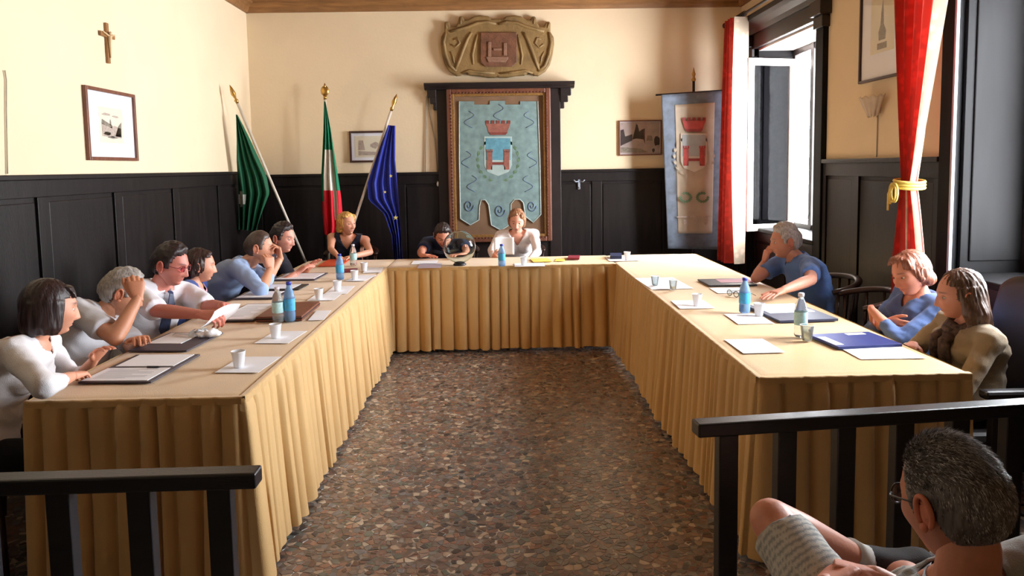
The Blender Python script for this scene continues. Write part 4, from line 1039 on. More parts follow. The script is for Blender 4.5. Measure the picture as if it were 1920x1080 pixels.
folder('open dark folder with two printed sheets before the woman in white at the near left', [(146, 720), (283, 719), (352, 667)], M_dgrey, [(0.02, 0.93, 0.03, 0.46, 8), (0.08, 0.93, 0.52, 0.97, 0)])
p = PZ(276, 688, ZS + 0.014); q2 = PZ(301, 688, ZS + 0.014)
tag(obj('pen', B().tube([p, p + (q2 - p) * 0.8, q2], [0.005, 0.005, 0.001], n=8), M_blk, smooth=True), 'black pen lying on the open dark folder', 'pen')
folder('dark grey folder with a pale notebook before the man holding his forehead', [(240, 660), (350, 660), (400, 626)], M_dgrey, [(0.06, 0.66, 0.35, 0.95, 0)])
folder('dark folder with a white sheet under the reading man\'s hands', [(400, 604), (474, 603), (512, 571)], M_dgrey, [(0.05, 0.95, 0.05, 0.95, 9)])
t, q = folder('brown leather case behind the two water bottles', [(480, 604), (566, 602), (592, 574)], M_brown, [], h=0.03, cat='case')
obj('zip_edge', B().tube([q(0, 0, 0.016), q(1, 0, 0.016), q(1, 1, 0.016)], 0.004, n=6), M_blk, parent=t)
folder('dark folder with papers by the elbow of the man in pale blue', [(436, 562), (517, 561), (535, 547)], M_dgrey, [(0.05, 0.9, 0.1, 0.9, 4)])
folder('dark folder beyond the elbow of the man in pale blue', [(470, 545), (560, 544), (572, 534)], M_blk, [(0.08, 0.85, 0.1, 0.9, 3)])
folder('dark folder with sheets before the young man in black', [(508, 527), (590, 526), (606, 513)], M_dgrey, [(0.05, 0.95, 0.1, 0.9, 3)])
folder('orange-red folder under the arms of the blonde woman', [(596, 500), (640, 499), (638, 487)], M_org, [])
paper('small dark red booklet at the foot of the far blue bottle', [(640, 511), (668, 510), (668, 504)], m=M_redf, name='booklet', cat='booklet', thick=0.006)
paper('yellow folder right of the cup on the head table', [(1000, 492), (1034, 491), (1030, 485)], m=M_yel, name='thin_folder', cat='folder', thick=0.006)
paper('small yellow note further right on the head table', [(1040, 490), (1058, 490), (1056, 485)], m=M_yel, name='note_sheet', cat='note')
paper('dark red wallet on the bare stretch of the head table', [(1064, 487), (1086, 487), (1086, 482)], m=M_redf, name='wallet', cat='wallet', thick=0.018)
paper('grey-blue glasses case at the far right corner of the tables', [(1144, 486), (1166, 486), (1165, 480)], m=M_navyd, name='glasses_case', cat='case', thick=0.03)
folder('dark folder with a pink cover sheet beyond the man in the blue polo', [(1330, 538), (1420, 536), (1408, 524)], M_blk, [], h=0.012)
paper('dusty pink sheet on the dark folder near the red curtain', [(1352, 530), (1414, 529), (1404, 523)], z=ZS + 0.0125, m=mat('dusty_pink_paper', (176, 120, 130), rough=0.7), group='white sheets on the tables')
paper('white sheet by the hand of the man in the blue polo', [(1346, 550), (1404, 549), (1386, 539)], group='white sheets on the tables')
folder('dark navy folder with a white sheet behind the clear bottle', [(1462, 606), (1572, 602), (1520, 572)], M_navyd, [(0.1, 0.9, 0.42, 0.98, 0)], h=0.014)
t, q = folder('bright navy folder nearest the beige-jacketed woman', [(1572, 656), (1692, 650), (1620, 627)], M_navy, [], h=0.014)
for u0, v0, w, hh in ((0.02, 0.12, 0.13, 0.62), (0.55, 0.78, 0.30, 0.14)):
    obj('white_label', B().add([q(u0, v0, 0.015), q(u0 + w, v0, 0.015), q(u0 + w, v0 + hh, 0.015), q(u0, v0 + hh, 0.015), q(u0, v0, 0.0145), q(u0 + w, v0, 0.0145), q(u0 + w, v0 + hh, 0.0145), q(u0, v0 + hh, 0.0145)], [(0, 1, 2, 3), (7, 6, 5, 4), (0, 4, 5, 1), (1, 5, 6, 2), (2, 6, 7, 3), (3, 7, 4, 0)]), M_paper, parent=t)
# spectacles on the left table and on the right one
def spectacles(label, c, rz, m):
    t = thing('spectacles', label, 'glasses', (0, 0, 0))
    b = B()
    for s_ in (-1, 1): 
        ring = B().tube([(s_ * 0.034 + 0.025 * math.cos(w), 0, 0.02 + 0.018 * math.sin(w)) for w in np.linspace(0, 2 * PI, 17)], 0.0022, n=5)
        obj('rim', ring, m, parent=t, smooth=True)
        obj('lens', B().lathe([(0, 0), (0.023, 0), (0.023, 0.001), (0, 0.001)], n=14).xf(Matrix.Translation((s_ * 0.034, 0, 0.02)) @ Matrix.Rotation(PI / 2, 4, 'X')), M_clear, parent=t)
        obj('temple', B().tube([(s_ * 0.06, 0, 0.025), (s_ * 0.062, 0.10, 0.022), (s_ * 0.058, 0.135, 0.004)], 0.002, n=5), m, parent=t)
    obj('bridge', B().tube([(-0.01, 0, 0.025), (0, -0.003, 0.029), (0.01, 0, 0.025)], 0.002, n=5), m, parent=t)
    t.location = c; t.rotation_euler = (0, 0, rz)
spectacles('spectacles lying by the crumpled tissue before the reading man', PZ(372, 632, ZS), R(60), M_clear)
spectacles('dark spectacles by the hand of the man in the blue polo', PZ(1374, 556, ZS), R(-70), M_blk)
# crumpled tissue
p = PZ(390, 634, ZS); b = B()
b.ell((0, 0, 0.018), (0.06, 0.04, 0.02), n=24, m=16)
b.v = [tuple(Vector(v) * (1 + 0.5 * noise.noise(Vector(v) * 45)) + Vector((0, 0, 0.004))) for v in b.v]
o = obj('crumpled_tissue', b, M_paper, smooth=True); o.location = p; tag(o, 'crumpled pale tissue on the left table before the reading man', 'tissue')
# glass sphere on a dark foot, slips inside
p = PZ(862, 497, ZS)
t = thing('glass_sphere', 'large clear glass sphere on a dark foot on the head table', 'sphere', (0, 0, 0))
rg = 0.145
obj('foot', B().lathe([(0, 0), (0.055, 0), (0.06, 0.006), (0.05, 0.018), (0.04, 0.022), (0.0, 0.022)], n=24), M_blk, parent=t, smooth=True)
M_sph = NT('sphere_glass').m; _b = M_sph.node_tree.nodes['Principled BSDF']; _b.inputs['Base Color'].default_value = (0.88, 0.96, 0.95, 1); _b.inputs['Transmission Weight'].default_value = 1.0; _b.inputs['Roughness'].default_value = 0.03; _b.inputs['IOR'].default_value = 1.22
prof = []
for i in range(25):
    w = PI * (0.06 + 0.88 * i / 24); prof.append((rg * math.sin(w), 0.018 + rg - rg * math.cos(w)))
inner = [((r_ - 0.004) if r_ > 0.03 else r_ * 0.9, z_ * 1.0 + (0.004 if z_ < 0.1 else (-0.004 if z_ > 0.25 else 0))) for r_, z_ in prof][::-1]
obj('globe', B().lathe(prof + inner + prof[:1], n=40, cap=False), M_sph, parent=t, smooth=True)
t.location = p
# ------------------------------------------------------------------ people: builder
import bmesh
def eval_mesh(b, mods):
    me = bpy.data.meshes.new('tmp'); me.from_pydata(b.v, [], b.f)
    bm = bmesh.new(); bm.from_mesh(me); bmesh.ops.recalc_face_normals(bm, faces=bm.faces); bm.to_mesh(me); bm.free()
    o = bpy.data.objects.new('tmp', me); C.objects.link(o)
    for t, kw in mods:
        m = o.modifiers.new('m', t)
        for k, v in kw.items(): setattr(m, k, v)
    dg = bpy.context.evaluated_depsgraph_get(); ev = o.evaluated_get(dg); m2 = ev.to_mesh()
    n = len(m2.vertices); co = np.empty(n * 3, dtype=np.float32); m2.vertices.foreach_get('co', co)
    fs = [tuple(p.vertices) for p in m2.polygons]
    ev.to_mesh_clear(); bpy.data.objects.remove(o); bpy.data.meshes.remove(me)
    return co.reshape(-1, 3).astype(float), fs
def remesh(b, voxel, smooth=2, f=0.5):
    return eval_mesh(b, [('REMESH', dict(mode='VOXEL', voxel_size=voxel)), ('SMOOTH', dict(factor=f, iterations=smooth))])

def sstep(a, b, x):
    t = np.clip((x - a) / (b - a), 0, 1); return t * t * (3 - 2 * t)
G = lambda x, s: np.exp(-(x / s) ** 2)
def head_surface(nth=60, nph=72, female=False, fat=0.0, age=0.0):
    """grid of points of the head in its own frame: +Y face, +Z up, X to the side; returns (P, dirs)"""
    th = np.linspace(0, PI, nth + 1)
    u = np.linspace(0, 1, nph, endpoint=False)
    ph = 2 * PI * u - 0.55 * np.sin(4 * PI * u) * 0.5      # denser near the face and the back
    ph = ph + PI / 2                                        # start at the face (+Y)
    TH, PH = np.meshgrid(th, ph, indexing='ij')
    dx, dy, dz = np.sin(TH) * np.cos(PH), np.sin(TH) * np.sin(PH), np.cos(TH)
    x = 0.076 * dx; y = 0.096 * dy; z = 0.118 * dz
    fr = sstep(-0.1, 0.7, dy); bk = sstep(0.1, -0.8, dy)
    low = sstep(0.0, -0.11, z)
    jaw = 1 - (0.34 if not female else 0.40) * low ** 1.6 + fat * 0.2 * low
    x = x * jaw
    x = x * (1 - 0.06 * G(z - 0.03, 0.02) * fr)
    # back of the head: full occiput, drawn in towards the nape
    y = y - 0.012 * bk * G(z - 0.02, 0.05) + bk * 0.05 * sstep(-0.02, -0.11, z)
    y = y + 0.010
    # face: flatter front plane, chin kept forward
    y = y + fr * (0.016 * sstep(-0.05, -0.115, z)) - 0.004 * fr * G(x, 0.05)
    z = z + fr * (-0.004) * sstep(-0.08, -0.118, z)
    ax = np.abs(x); F = sstep(0.25, 0.75, dy)
    y += F * (0.006 * G(z - 0.024, 0.011) * np.exp(-(x / 0.052) ** 4) * (1.0 if not female else 0.5))                      # brow
    y -= F * (0.0125 * np.exp(-((ax - 0.031) / 0.0165) ** 2 - ((z - 0.004) / 0.0125) ** 2))                                 # sockets
    zn = np.clip((0.008 - z) / 0.048, 0, 1)
    nose = np.where((z < 0.012) & (z > -0.055), (0.004 + 0.022 * zn ** 1.25) * sstep(-0.055, -0.043, z) * sstep(0.014, 0.0, z), 0)
    y += F * nose * G(x, 0.0085 + 0.004 * zn)
    y += F * 0.008 * np.exp(-((ax - 0.0135) / 0.006) ** 2 - ((z + 0.041) / 0.008) ** 2)                                     # wings
    y -= F * 0.003 * G(x, 0.004) * G(z + 0.052, 0.004)
    y += F * 0.006 * np.exp(-((ax - 0.042) / 0.02) ** 2 - ((z + 0.028) / 0.02) ** 2)                                        # cheeks
    lipw = G(x, 0.021)
    y += F * lipw * (0.0062 * G(z + 0.0605, 0.0055) + 0.0068 * G(z + 0.0715, 0.006) - 0.0035 * G(z + 0.066, 0.0025))
    y -= F * 0.005 * G(x, 0.025) * G(z + 0.083, 0.006)
    y += F * 0.009 * G(x, 0.02) * G(z + 0.100, 0.013)
    y -= F * age * 0.003 * np.exp(-((ax - 0.03) / 0.006) ** 2 - ((z + 0.052) / 0.018) ** 2)
    # temples and neck side
    return np.stack([x, y, z], -1), np.stack([dx, dy, dz], -1)
def grid_faces(nth, nph):
    fs = []
    for i in range(nth):
        for k in range(nph): fs.append((i * nph + k, (i + 1) * nph + k, (i + 1) * nph + (k + 1) % nph, i * nph + (k + 1) % nph))
    return fs

class MB:
    """mesh with colour per vertex, many pieces"""
    def __init__(s): s.V = []; s.F = []; s.Cc = []; s.n = 0
    def add(s, V, F, col):
        V = np.asarray(V, dtype=float).reshape(-1, 3); s.V.append(V); s.F += [tuple(i + s.n for i in f) for f in F]
        c = np.asarray(col, dtype=float)
        s.Cc.append(np.tile(c, (len(V), 1)) if c.ndim == 1 else c); s.n += len(V)
    def obj(s, name, m, parent, smooth=True, kind=None):
        me = bpy.data.meshes.new(name); V = np.concatenate(s.V)
        me.from_pydata(V.tolist(), [], s.F)
        at = me.color_attributes.new('Col', 'FLOAT_COLOR', 'POINT'); Cc = np.concatenate(s.Cc)
        at.data.foreach_set('color', np.concatenate([Cc, np.ones((len(Cc), 1))], 1).astype(np.float32).ravel())
        if parent is not None: me.transform(Matrix.Translation(-total_loc(parent)))
        me.materials.append(m)
        if smooth: me.shade_smooth()
        o = bpy.data.objects.new(name, me); C.objects.link(o); o.parent = parent
        if kind: o['kind'] = kind
        return o
M_skin = mat('skin', (255, 255, 255), rough=0.5, var=0.06, scale=20, attr='Col', bump=0.08, bscale=90)
M_hair = NT('hair')
def hair_mat():
    k = M_hair; at = k.n('ShaderNodeAttribute', attribute_name='Col'); tc = k.n('ShaderNodeTexCoord'); mp = k.n('ShaderNodeMapping'); mp.inputs['Scale'].default_value = (160, 160, 14)
    k.l(tc, 'Object', mp, 'Vector'); nz = k.n('ShaderNodeTexNoise', Scale=1.0, Detail=3.0); k.l(mp, 0, nz, 'Vector')
    r = k.ramp([(0.3, (0.55, 0.55, 0.55)), (0.7, (1.45, 1.45, 1.45))]); k.l(nz, 'Fac', r, 0)
    mx = k.n('ShaderNodeMix', data_type='RGBA', blend_type='MULTIPLY'); mx.inputs[0].default_value = 1.0
    k.t.links.new(at.outputs['Color'], mx.inputs[6]); k.t.links.new(r.outputs[0], mx.inputs[7]); k.t.links.new(mx.outputs[2], k.b.inputs['Base Color'])
    k.b.inputs['Roughness'].default_value = 0.45
    bp = k.n('ShaderNodeBump', Strength=0.5, Distance=0.004); k.l(nz, 'Fac', bp, 'Height'); k.l(bp, 0, k.b, 'Normal')
    return k.m
M_hair = hair_mat()
M_cloth_col = cloth_mat('garment_cloth', (255, 255, 255), var=0.05, attr='Col', rough=0.8, sheen=0.1)

def build_hand(side, curl=0.35, spread=0.0, thumb=0.3, per=None, voxel=0.0036):
    """hand in local frame: wrist at origin, fingers +Y, back of hand +Z; thumb on +X for side=+1"""
    b = B(); s = side
    b.loft([((0, -0.015, 0), (1, 0, 0), (0, 0, 1), 0.026, 0.019), ((0, 0.01, 0), (1, 0, 0), (0, 0, 1), 0.027, 0.019), ((0.001 * s, 0.04, -0.001), (1, 0, 0), (0, 0, 1), 0.037, 0.0165), ((0.001 * s, 0.07, 0), (1, 0, 0), (0, 0, 1), 0.0405, 0.0145), ((0.001 * s, 0.088, 0), (1, 0, 0), (0, 0, 1), 0.040, 0.012)], n=20, e=2.6)
    xs = (0.030, 0.010, -0.010, -0.029); ls = ((0.041, 0.026, 0.021), (0.046, 0.029, 0.022), (0.043, 0.027, 0.021), (0.034, 0.021, 0.019)); rr = (0.0088, 0.009, 0.0086, 0.0077)
    for i in range(4):
        c = (per[i] if per else curl); p = Vector((xs[i] * s, 0.082 - abs(i - 1) * 0.004, 0)); yaw = (xs[i] / 0.03) * (0.06 + spread) * s; a = -c * 0.9
        for j, L in enumerate(ls[i]):
            d = Vector((math.sin(yaw) * math.cos(a), math.cos(yaw) * math.cos(a), math.sin(a)))
            q = p + d * L; r0 = rr[i] * (1 - 0.09 * j); b.capsule(p, q, r0 * (1.05 if j else 1.0), r0 * 0.92, n=12); p = q; a -= c * (1.15 if j == 0 else 0.8)
    # thumb
    p = Vector((0.022 * s, 0.018, -0.004)); a1 = R(42 - 25 * thumb); dz = -0.35 * thumb
    for L, r0, r1, k in ((0.046, 0.0145, 0.0115, 0), (0.032, 0.0112, 0.0098, 1), (0.026, 0.0098, 0.0082, 2)):
        d = Vector((math.sin(a1) * s, math.cos(a1), dz)).normalized(); q = p + d * L; b.capsule(p, q, r0, r1, n=12); p = q; a1 -= R(14) * (0.5 + thumb); dz -= 0.25 * thumb
    V, F = remesh(b, voxel, smooth=2, f=0.4)
    return V, F
_hands = {}
def hand_mesh(side, pose, fine):
    key = (side, pose, fine)
    if key not in _hands:
        P = dict(rest=dict(curl=0.32, thumb=0.3), flat=dict(curl=0.10, thumb=0.15, spread=0.05), grip=dict(curl=0.95, thumb=0.9), pinch=dict(per=(0.75, 0.8, 0.85, 0.9), thumb=0.9), cheek=dict(curl=0.7, thumb=0.5), fan=dict(curl=0.25, spread=0.12, thumb=0.4))[pose]
        _hands[key] = build_hand(side, voxel=0.003 if fine else 0.0044, **P)
    return _hands[key]

def frame(yaw, pitch, roll=0.0):
    """columns right, fwd, up. yaw CCW from +Y, pitch nose-up positive, roll to the right shoulder positive"""
    return (Matrix.Rotation(R(yaw), 3, 'Z') @ Matrix.Rotation(R(pitch), 3, 'X') @ Matrix.Rotation(R(roll), 3, 'Y'))

def hairline(P, D, style):
    """signed value > 0 where hair grows; P head-space points"""
    x, y, z = P[..., 0], P[..., 1], P[..., 2]
    ax = np.abs(x); front = sstep(0.0, 0.05, y)
    if style in ('short', 'crop'):
        lim = 0.070 + 0.010 * G(x, 0.03) - 0.0 * ax                      # forehead height
        lim_side = 0.012                                                 # above the ear line
        lim_back = -0.070
        side_y = sstep(0.035, 0.055, y); t_b = sstep(-0.015, -0.035, y)
        l = lim_side * (1 - side_y) * (1 - t_b) + lim * side_y + lim_back * t_b
        # sideburn in front of the ear
        l = l - 0.030 * np.exp(-((y - 0.022) / 0.010) ** 2) * sstep(0.05, 0.06, ax)
        return z - l
    if style == 'receding':
        side_y = sstep(0.01, 0.05, y); t_b = sstep(-0.015, -0.035, y)
        l = 0.010 * (1 - side_y) * (1 - t_b) + (0.085) * side_y - 0.070 * t_b
        return z - l
    return z - (0.066 * front - 0.2 * (1 - front))

class Person:
    def __init__(s, label, head, hip, yaw, hyaw, hpitch=0, hroll=0, skin=(206, 150, 120), sc_=1.0, female=False, fine=False, bow=0.05, shoulder=0.175, age=0.0, fat=0.0, twist=0.0, neckback=0.05, nd=0.14):
        s.root = thing('person', label, 'person', (hip[0], hip[1], 0)); s.fine = fine; s.female = female; s.k = sc_
        s.skin = np.array(lin(skin)); s.HF = frame(hyaw, hpitch, hroll); s.head = Vector(head); s.hip = Vector(hip); s.hipz = hip[2]
        s.age = age; s.fat = fat
        up_h = s.HF.col[2]; fw_h = s.HF.col[1]
        k = s.k
        s.skull_base = s.head - up_h * 0.075 * k - fw_h * 0.018 * k
        # neck base below and slightly behind
        fwd0 = frame(yaw, 0).col[1]
        s.neck = s.head - Vector((0, 0, nd * k)) * 0.75 - up_h * nd * k * 0.25 - fwd0 * neckback * k
        up = (s.neck - s.hip).normalized(); rt = frame(yaw + twist, 0).col[0]; fw = up.cross(rt).normalized(); rt = fw.cross(up).normalized()
        s.up, s.rt, s.fw = up, rt, fw; s.yaw = yaw; s.rt_h = frame(yaw, 0).col[0]; s.fw_h = fwd0
        s.L = (s.neck - s.hip).length; s.bow = bow
        s.shr = {1: s.neck - up * 0.042 * k + rt * shoulder * k + fw * 0.0, -1: s.neck - up * 0.042 * k - rt * shoulder * k}
        s.arms = {}; s.legs = None
    def spine(s, t): return s.hip + (s.neck - s.hip) * t - s.fw * s.bow * math.sin(PI * max(0, min(1, t)))
    def arm(s, side, wrist, hint, pose='rest', hdir=None, back=None, la=0.285, lf=0.25):
        """side +1 right, -1 left; hint = direction to push the elbow"""
        k = s.k; la *= k; lf *= k; S = s.shr[side]; W = Vector(wrist); d = W - S; D = d.length
        if D > (la + lf) * 0.985: W = S + d.normalized() * (la + lf) * 0.985; d = W - S; D = d.length
        a = (la * la - lf * lf + D * D) / (2 * D); h = math.sqrt(max(0, la * la - a * a)); n = d.normalized(); hv = Vector(hint); hv = (hv - n * hv.dot(n)).normalized()
        E = S + n * a + hv * h
        fd = (W - E).normalized(); hd = Vector(hdir).normalized() if hdir else fd
        bk = Vector(back) if back else Vector((0, 0, 1)); bk = (bk - hd * bk.dot(hd)); bk = bk.normalized() if bk.length > 1e-3 else hd.orthogonal().normalized()
        s.arms[side] = dict(S=S, E=E, W=W, hd=hd, bk=bk, pose=pose); return E
    def arm2(s, side, elbow, wrist, pose='rest', hdir=None, back=None, reach=0.285, fl=0.25):
        """elbow and wrist points given; lengths kept near human, shoulder stays"""
        k = s.k; S = s.shr[side]; E = Vector(elbow); d = E - S
        E = S + d.normalized() * min(max(d.length, 0.22 * k), 0.33 * k); W = Vector(wrist); d2 = W - E
        W = E + d2.normalized() * min(max(d2.length, 0.2 * k), 0.265 * k)
        fd = (W - E).normalized(); hd = Vector(hdir).normalized() if hdir else fd
        bk = Vector(back) if back else Vector((0, 0, 1)); bk = (bk - hd * bk.dot(hd)); bk = bk.normalized() if bk.length > 1e-3 else hd.orthogonal().normalized()
        s.arms[side] = dict(S=S, E=E, W=W, hd=hd, bk=bk, pose=pose); return E
    def torso(s, b, inf=0.0, t0=-0.14, t1=1.0, top=True, wide=1.0):
        k = s.k; f = s.female; ft = s.fat
        tab = [(-0.14, .150, .100), (-0.05, .172 + .01 * f, .125), (0.08, .170 + .01 * f, .128 + ft * .03), (0.25, .150 - .012 * f, .112 + ft * .045), (0.42, .146 - .016 * f, .108 + ft * .035), (0.6, .158 - .012 * f, .115 + ft * .015), (0.75, .170 - .014 * f, .115), (0.86, .172 - .014 * f, .105), (0.94, .135 - .01 * f, .085), (1.0, .075, .062)]
        secs = []
        for t, a, bb in tab:
            if t < t0 or t > t1: continue
            secs.append((s.spine(t), s.rt, s.fw, (a * wide + inf) * k, (bb + inf) * k))
        b.loft(secs, n=28, e=2.3)
        if f:
            for q in (-1, 1): b.ell(s.spine(0.70) + s.rt * q * 0.075 * k + s.fw * 0.085 * k, ((0.062 + inf) * k,) * 3, n=16, m=10)
        if top:
            for q in (-1, 1):
                S = s.shr[q]; b.capsule(s.neck - s.up * 0.035 * k + s.rt * q * 0.03 * k, S, (0.052 + inf) * k, (0.054 + inf * 0.8) * k); b.capsule(s.spine(0.80) + s.rt * q * 0.09 * k, S, (0.075 + inf) * k, (0.050 + inf) * k)
    def leg_pts(s):
        k = s.k; out = []
        for q in (-1, 1):
            if s.legs and q in s.legs: out.append((q, *s.legs[q])); continue
            H = s.hip + s.rt_h * q * 0.09 * k + Vector((0, 0, -0.01)); K = H + s.fw_h * 0.42 * k + s.rt_h * q * 0.03 + Vector((0, 0, -0.01)); A = K + s.fw_h * 0.02 * k * (1 if q > 0 else 5); A.z = 0.068
            out.append((q, H, K, A))
        return out
    def build(s, top_col, sleeve='short', pants=(40, 42, 50), vneck=0.0, hair='short', hair_col=(60, 45, 36), open_front=None, collar=None, skirt=False, hair_len=0.0, top_name='shirt', shorts=False, shoe=(30, 28, 28), brow=None, beard=0.0, wrinkle=1.0, hem=True, pat=None, bare_leg=False, sleeve_l=None):
        k = s.k; mb = MB(); vox = 0.008 if s.fine else 0.0125
        # ---- body, one continuous surface
        b = B(); s.torso(b)
        b.capsule(s.neck - s.up * 0.03 * k, s.skull_base, 0.058 * k if not s.female else 0.048 * k, 0.052 * k if not s.female else 0.045 * k)
        hc = s.head + s.HF.col[1] * (-0.0) ; b.ell(hc, (0.060 * k, 0.075 * k, 0.085 * k), M=s.HF)
        for q, A in s.arms.items():
            f = 0.86 if s.female else 1.0
            b.capsule(A['S'], A['E'], 0.050 * k * f, 0.039 * k * f); b.capsule(A['E'], A['E'] + (A['W'] - A['E']) * 0.35, 0.038 * k * f, 0.040 * k * f); b.capsule(A['E'] + (A['W'] - A['E']) * 0.35, A['W'], 0.040 * k * f, 0.0265 * k * f)
            b.capsule(A['W'], A['W'] + A['hd'] * 0.012 * k, 0.0255 * k * f, 0.023 * k * f)
        for q, H, K, An in s.leg_pts():
            b.capsule(H, K, 0.080 * k, 0.056 * k); b.capsule(K, K + (An - K) * 0.3, 0.055 * k, 0.054 * k); b.capsule(K + (An - K) * 0.3, An, 0.054 * k, 0.035 * k)
            tq = s.toe(q); uq = tq.cross(Vector((0, 0, 1))).cross(tq).normalized(); b.capsule(An - uq * 0.01, An + tq * 0.11 * k - uq * 0.03, 0.033 * k, 0.021 * k)
        V, F = remesh(b, vox, smooth=4)
        mb.add(V, F, s.skin)
        # ---- hands
        for q, A in s.arms.items():
            side = q     # back of hand +Z, fingers +Y: right hand thumb points to -X when palm is down
            Vh, Fh = hand_mesh(-q, A['pose'], s.fine); hk = k * (0.9 if s.female else 1.0)
            y = A['hd']; z = A['bk']; x = y.cross(z); M = np.array([[x.x, y.x, z.x], [x.y, y.y, z.y], [x.z, y.z, z.z]])
            W = np.array(A['W']); mb.add((Vh * hk) @ M.T + W, Fh, s.skin * np.array([1.04, 0.97, 0.95]))
        # ---- head
        nth, nph = (84, 108) if s.fine else (54, 68)
        P, D = head_surface(nth, nph, s.female, s.fat, s.age); HM = np.array(s.HF)
        def to_w(Q): return (Q * k) @ HM.T + np.array(s.head)
        x, y, z = P[..., 0], P[..., 1], P[..., 2]; ax = np.abs(x); col = np.tile(s.skin, (nth + 1, nph, 1)); fr = (D[..., 1] > 0.3)
        def tint(w, c): nonlocal col; w = (w * fr)[..., None]; col = col * (1 - w) + np.array(lin(c)) * w
        bc = brow or tuple(int(v * 0.8) for v in hair_col)
        tint(0.85 * np.exp(-((ax - 0.031) / 0.019) ** 4 - ((z - 0.026 + 0.12 * (ax - 0.03) ** 2 / 0.03) / 0.0042) ** 2), bc)
        tint(0.55 * G(x, 0.022) ** 2 * (G(z + 0.0605, 0.005) + G(z + 0.0715, 0.005)).clip(0, 1), (172, 84, 80)); tint(0.6 * G(x, 0.024) * G(z + 0.066, 0.0018), (96, 44, 42))
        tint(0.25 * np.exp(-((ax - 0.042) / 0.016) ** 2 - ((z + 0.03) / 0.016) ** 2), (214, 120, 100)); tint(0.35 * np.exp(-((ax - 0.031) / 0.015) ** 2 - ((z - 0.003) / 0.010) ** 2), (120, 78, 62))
        tint(0.4 * np.exp(-((ax - 0.009) / 0.004) ** 2 - ((z + 0.051) / 0.003) ** 2), (90, 44, 36))
        if beard: tint(beard * sstep(-0.045, -0.06, z) * (1 - 0.6 * G(x, 0.02) * G(z + 0.066, 0.008)), (92, 78, 70))
        mb.add(to_w(P.reshape(-1, 3)), grid_faces(nth, nph), col.reshape(-1, 3))
        # eyes: balls with iris, upper lids
        for q in (-1, 1):
            c = np.array([q * 0.031, 0.076 + 0.004, 0.003]); e = B().ell((0, 0, 0), (0.0118,) * 3, n=18, m=12); ev = np.array(e.v)
            front = ev[:, 1] / 0.0118; ecol = np.where(front[:, None] > 0.93, np.array([0.01, 0.01, 0.01]), np.where(front[:, None] > 0.80, np.array(lin((92, 66, 48))), np.array(lin((226, 218, 212)))))
            # ball rotated so that the pole rings do not matter
            mb.add(to_w(ev + c), e.f, ecol)
            l = B().ell((0, 0, 0), (0.0134, 0.0134, 0.0134), n=18, m=14); lv = np.array(l.v); keep = [f for f in l.f if np.mean([lv[i][2] for i in f]) > 0.0035 or np.mean([lv[i][2] for i in f]) < -0.0070]
            mb.add(to_w(lv + c), keep, s.skin * 0.92)
        # ears
        for q in ((-1, 1) if hair != 'bob' else ()):
            b = B(); cen = Vector((q * 0.076, -0.004, -0.004))
            rim = []
            for i in range(15):
                w = R(-70 + 290 * i / 14); rim.append(cen + Vector((q * (0.010 + 0.004 * math.sin(w)), -0.016 * math.cos(w) * 1.0 - 0.004, 0.030 * math.sin(w))))
            b.tube(rim, [0.0035] + [0.0052] * 13 + [0.006], n=8); b.ell(cen + Vector((q * 0.005, -0.004, 0.0)), (0.006, 0.0155, 0.027), n=14, m=10); b.ell(cen + Vector((q * 0.007, 0.004, -0.028)), (0.006, 0.009, 0.010), n=10, m=8); b.ell(cen + Vector((q * 0.009, -0.012, 0.002)), (0.004, 0.008, 0.016), n=10, m=8); b.ell(cen + Vector((q * 0.006, 0.011, -0.006)), (0.004, 0.004, 0.006), n=8, m=6)
            mb.add(to_w(np.array(b.v)), b.f, s.skin * np.array([1.08, 0.86, 0.82]))
        s.body = mb.obj('body', M_skin, s.root)
        # ---- top garment
        inf = 0.014
        b = B(); s.torso(b, inf=inf, t0=(-0.14 if hem else -0.05), t1=0.97, wide=1.0 + 0.03 * wrinkle)
        sl = sleeve_l if sleeve_l is not None else {'none': 0.0, 'cap': 0.2, 'short': 0.72, 'elbow': 1.0, 'long': 1.9, 'threequarter': 1.55, 'rolled': 1.3}[sleeve]
        for q, A in s.arms.items():
            f = 0.88 if s.female else 1.0; S, E, W = A['S'], A['E'], A['W']
            if sl <= 0: continue
            r1 = 0.066 * f * k
            if sl <= 1.0:
                d = (E - S); ed = S + d * sl; b.loft([(S - d.normalized() * 0.02, *perp(d), 0.058 * k * f, 0.058 * k * f), (S, *perp(d), r1, r1), (ed, *perp(d), 0.064 * k * f, 0.064 * k * f)], n=18)
            else:
                d = E - S; d2 = W - E; ed = E + d2 * (sl - 1.0)
                b.capsule(S, E, 0.062 * k * f, 0.053 * k * f); b.capsule(E, E + d2 * min(0.15, sl - 1), 0.053 * k * f, 0.05 * k * f)
                rr = 0.048 - 0.012 * (sl - 1.0); b.loft([(E, *perp(d2), 0.050 * k * f, 0.050 * k * f), (ed, *perp(d2), rr * k * f, rr * k * f)], n=18)
        V, F = remesh(b, vox, smooth=3)
        # cut: V neck / armholes, in chest coordinates
        up, rt, fw = np.array(s.up), np.array(s.rt), np.array(s.fw); nk = np.array(s.neck); rel = V - nk; zc = rel @ up / k; xc = rel @ rt / k; yc = rel @ fw / k
        fc = np.array([[V[i] for i in f] for f in F if len(f) == 4]); 
        ah = 0.146 * (0.93 if s.female else 1.0)
        def g_cut(q):      # below zero: cut away; q in chest coordinates
            xx, yy, zz = abs(q[0]), q[1], q[2]; g = 1.0
            if zz > -0.10: g = min(g, (math.sqrt((xx / 0.072) ** 2 + ((yy - 0.004) / 0.078) ** 2) - 1) * 0.07)
            if vneck and yy > 0: g = min(g, (xx - max(0.0, zz + vneck) * 0.62) * 0.85 if zz > -vneck else math.hypot(xx, zz + vneck))
            if sleeve == 'none': g = min(g, ah - xx)
            return g
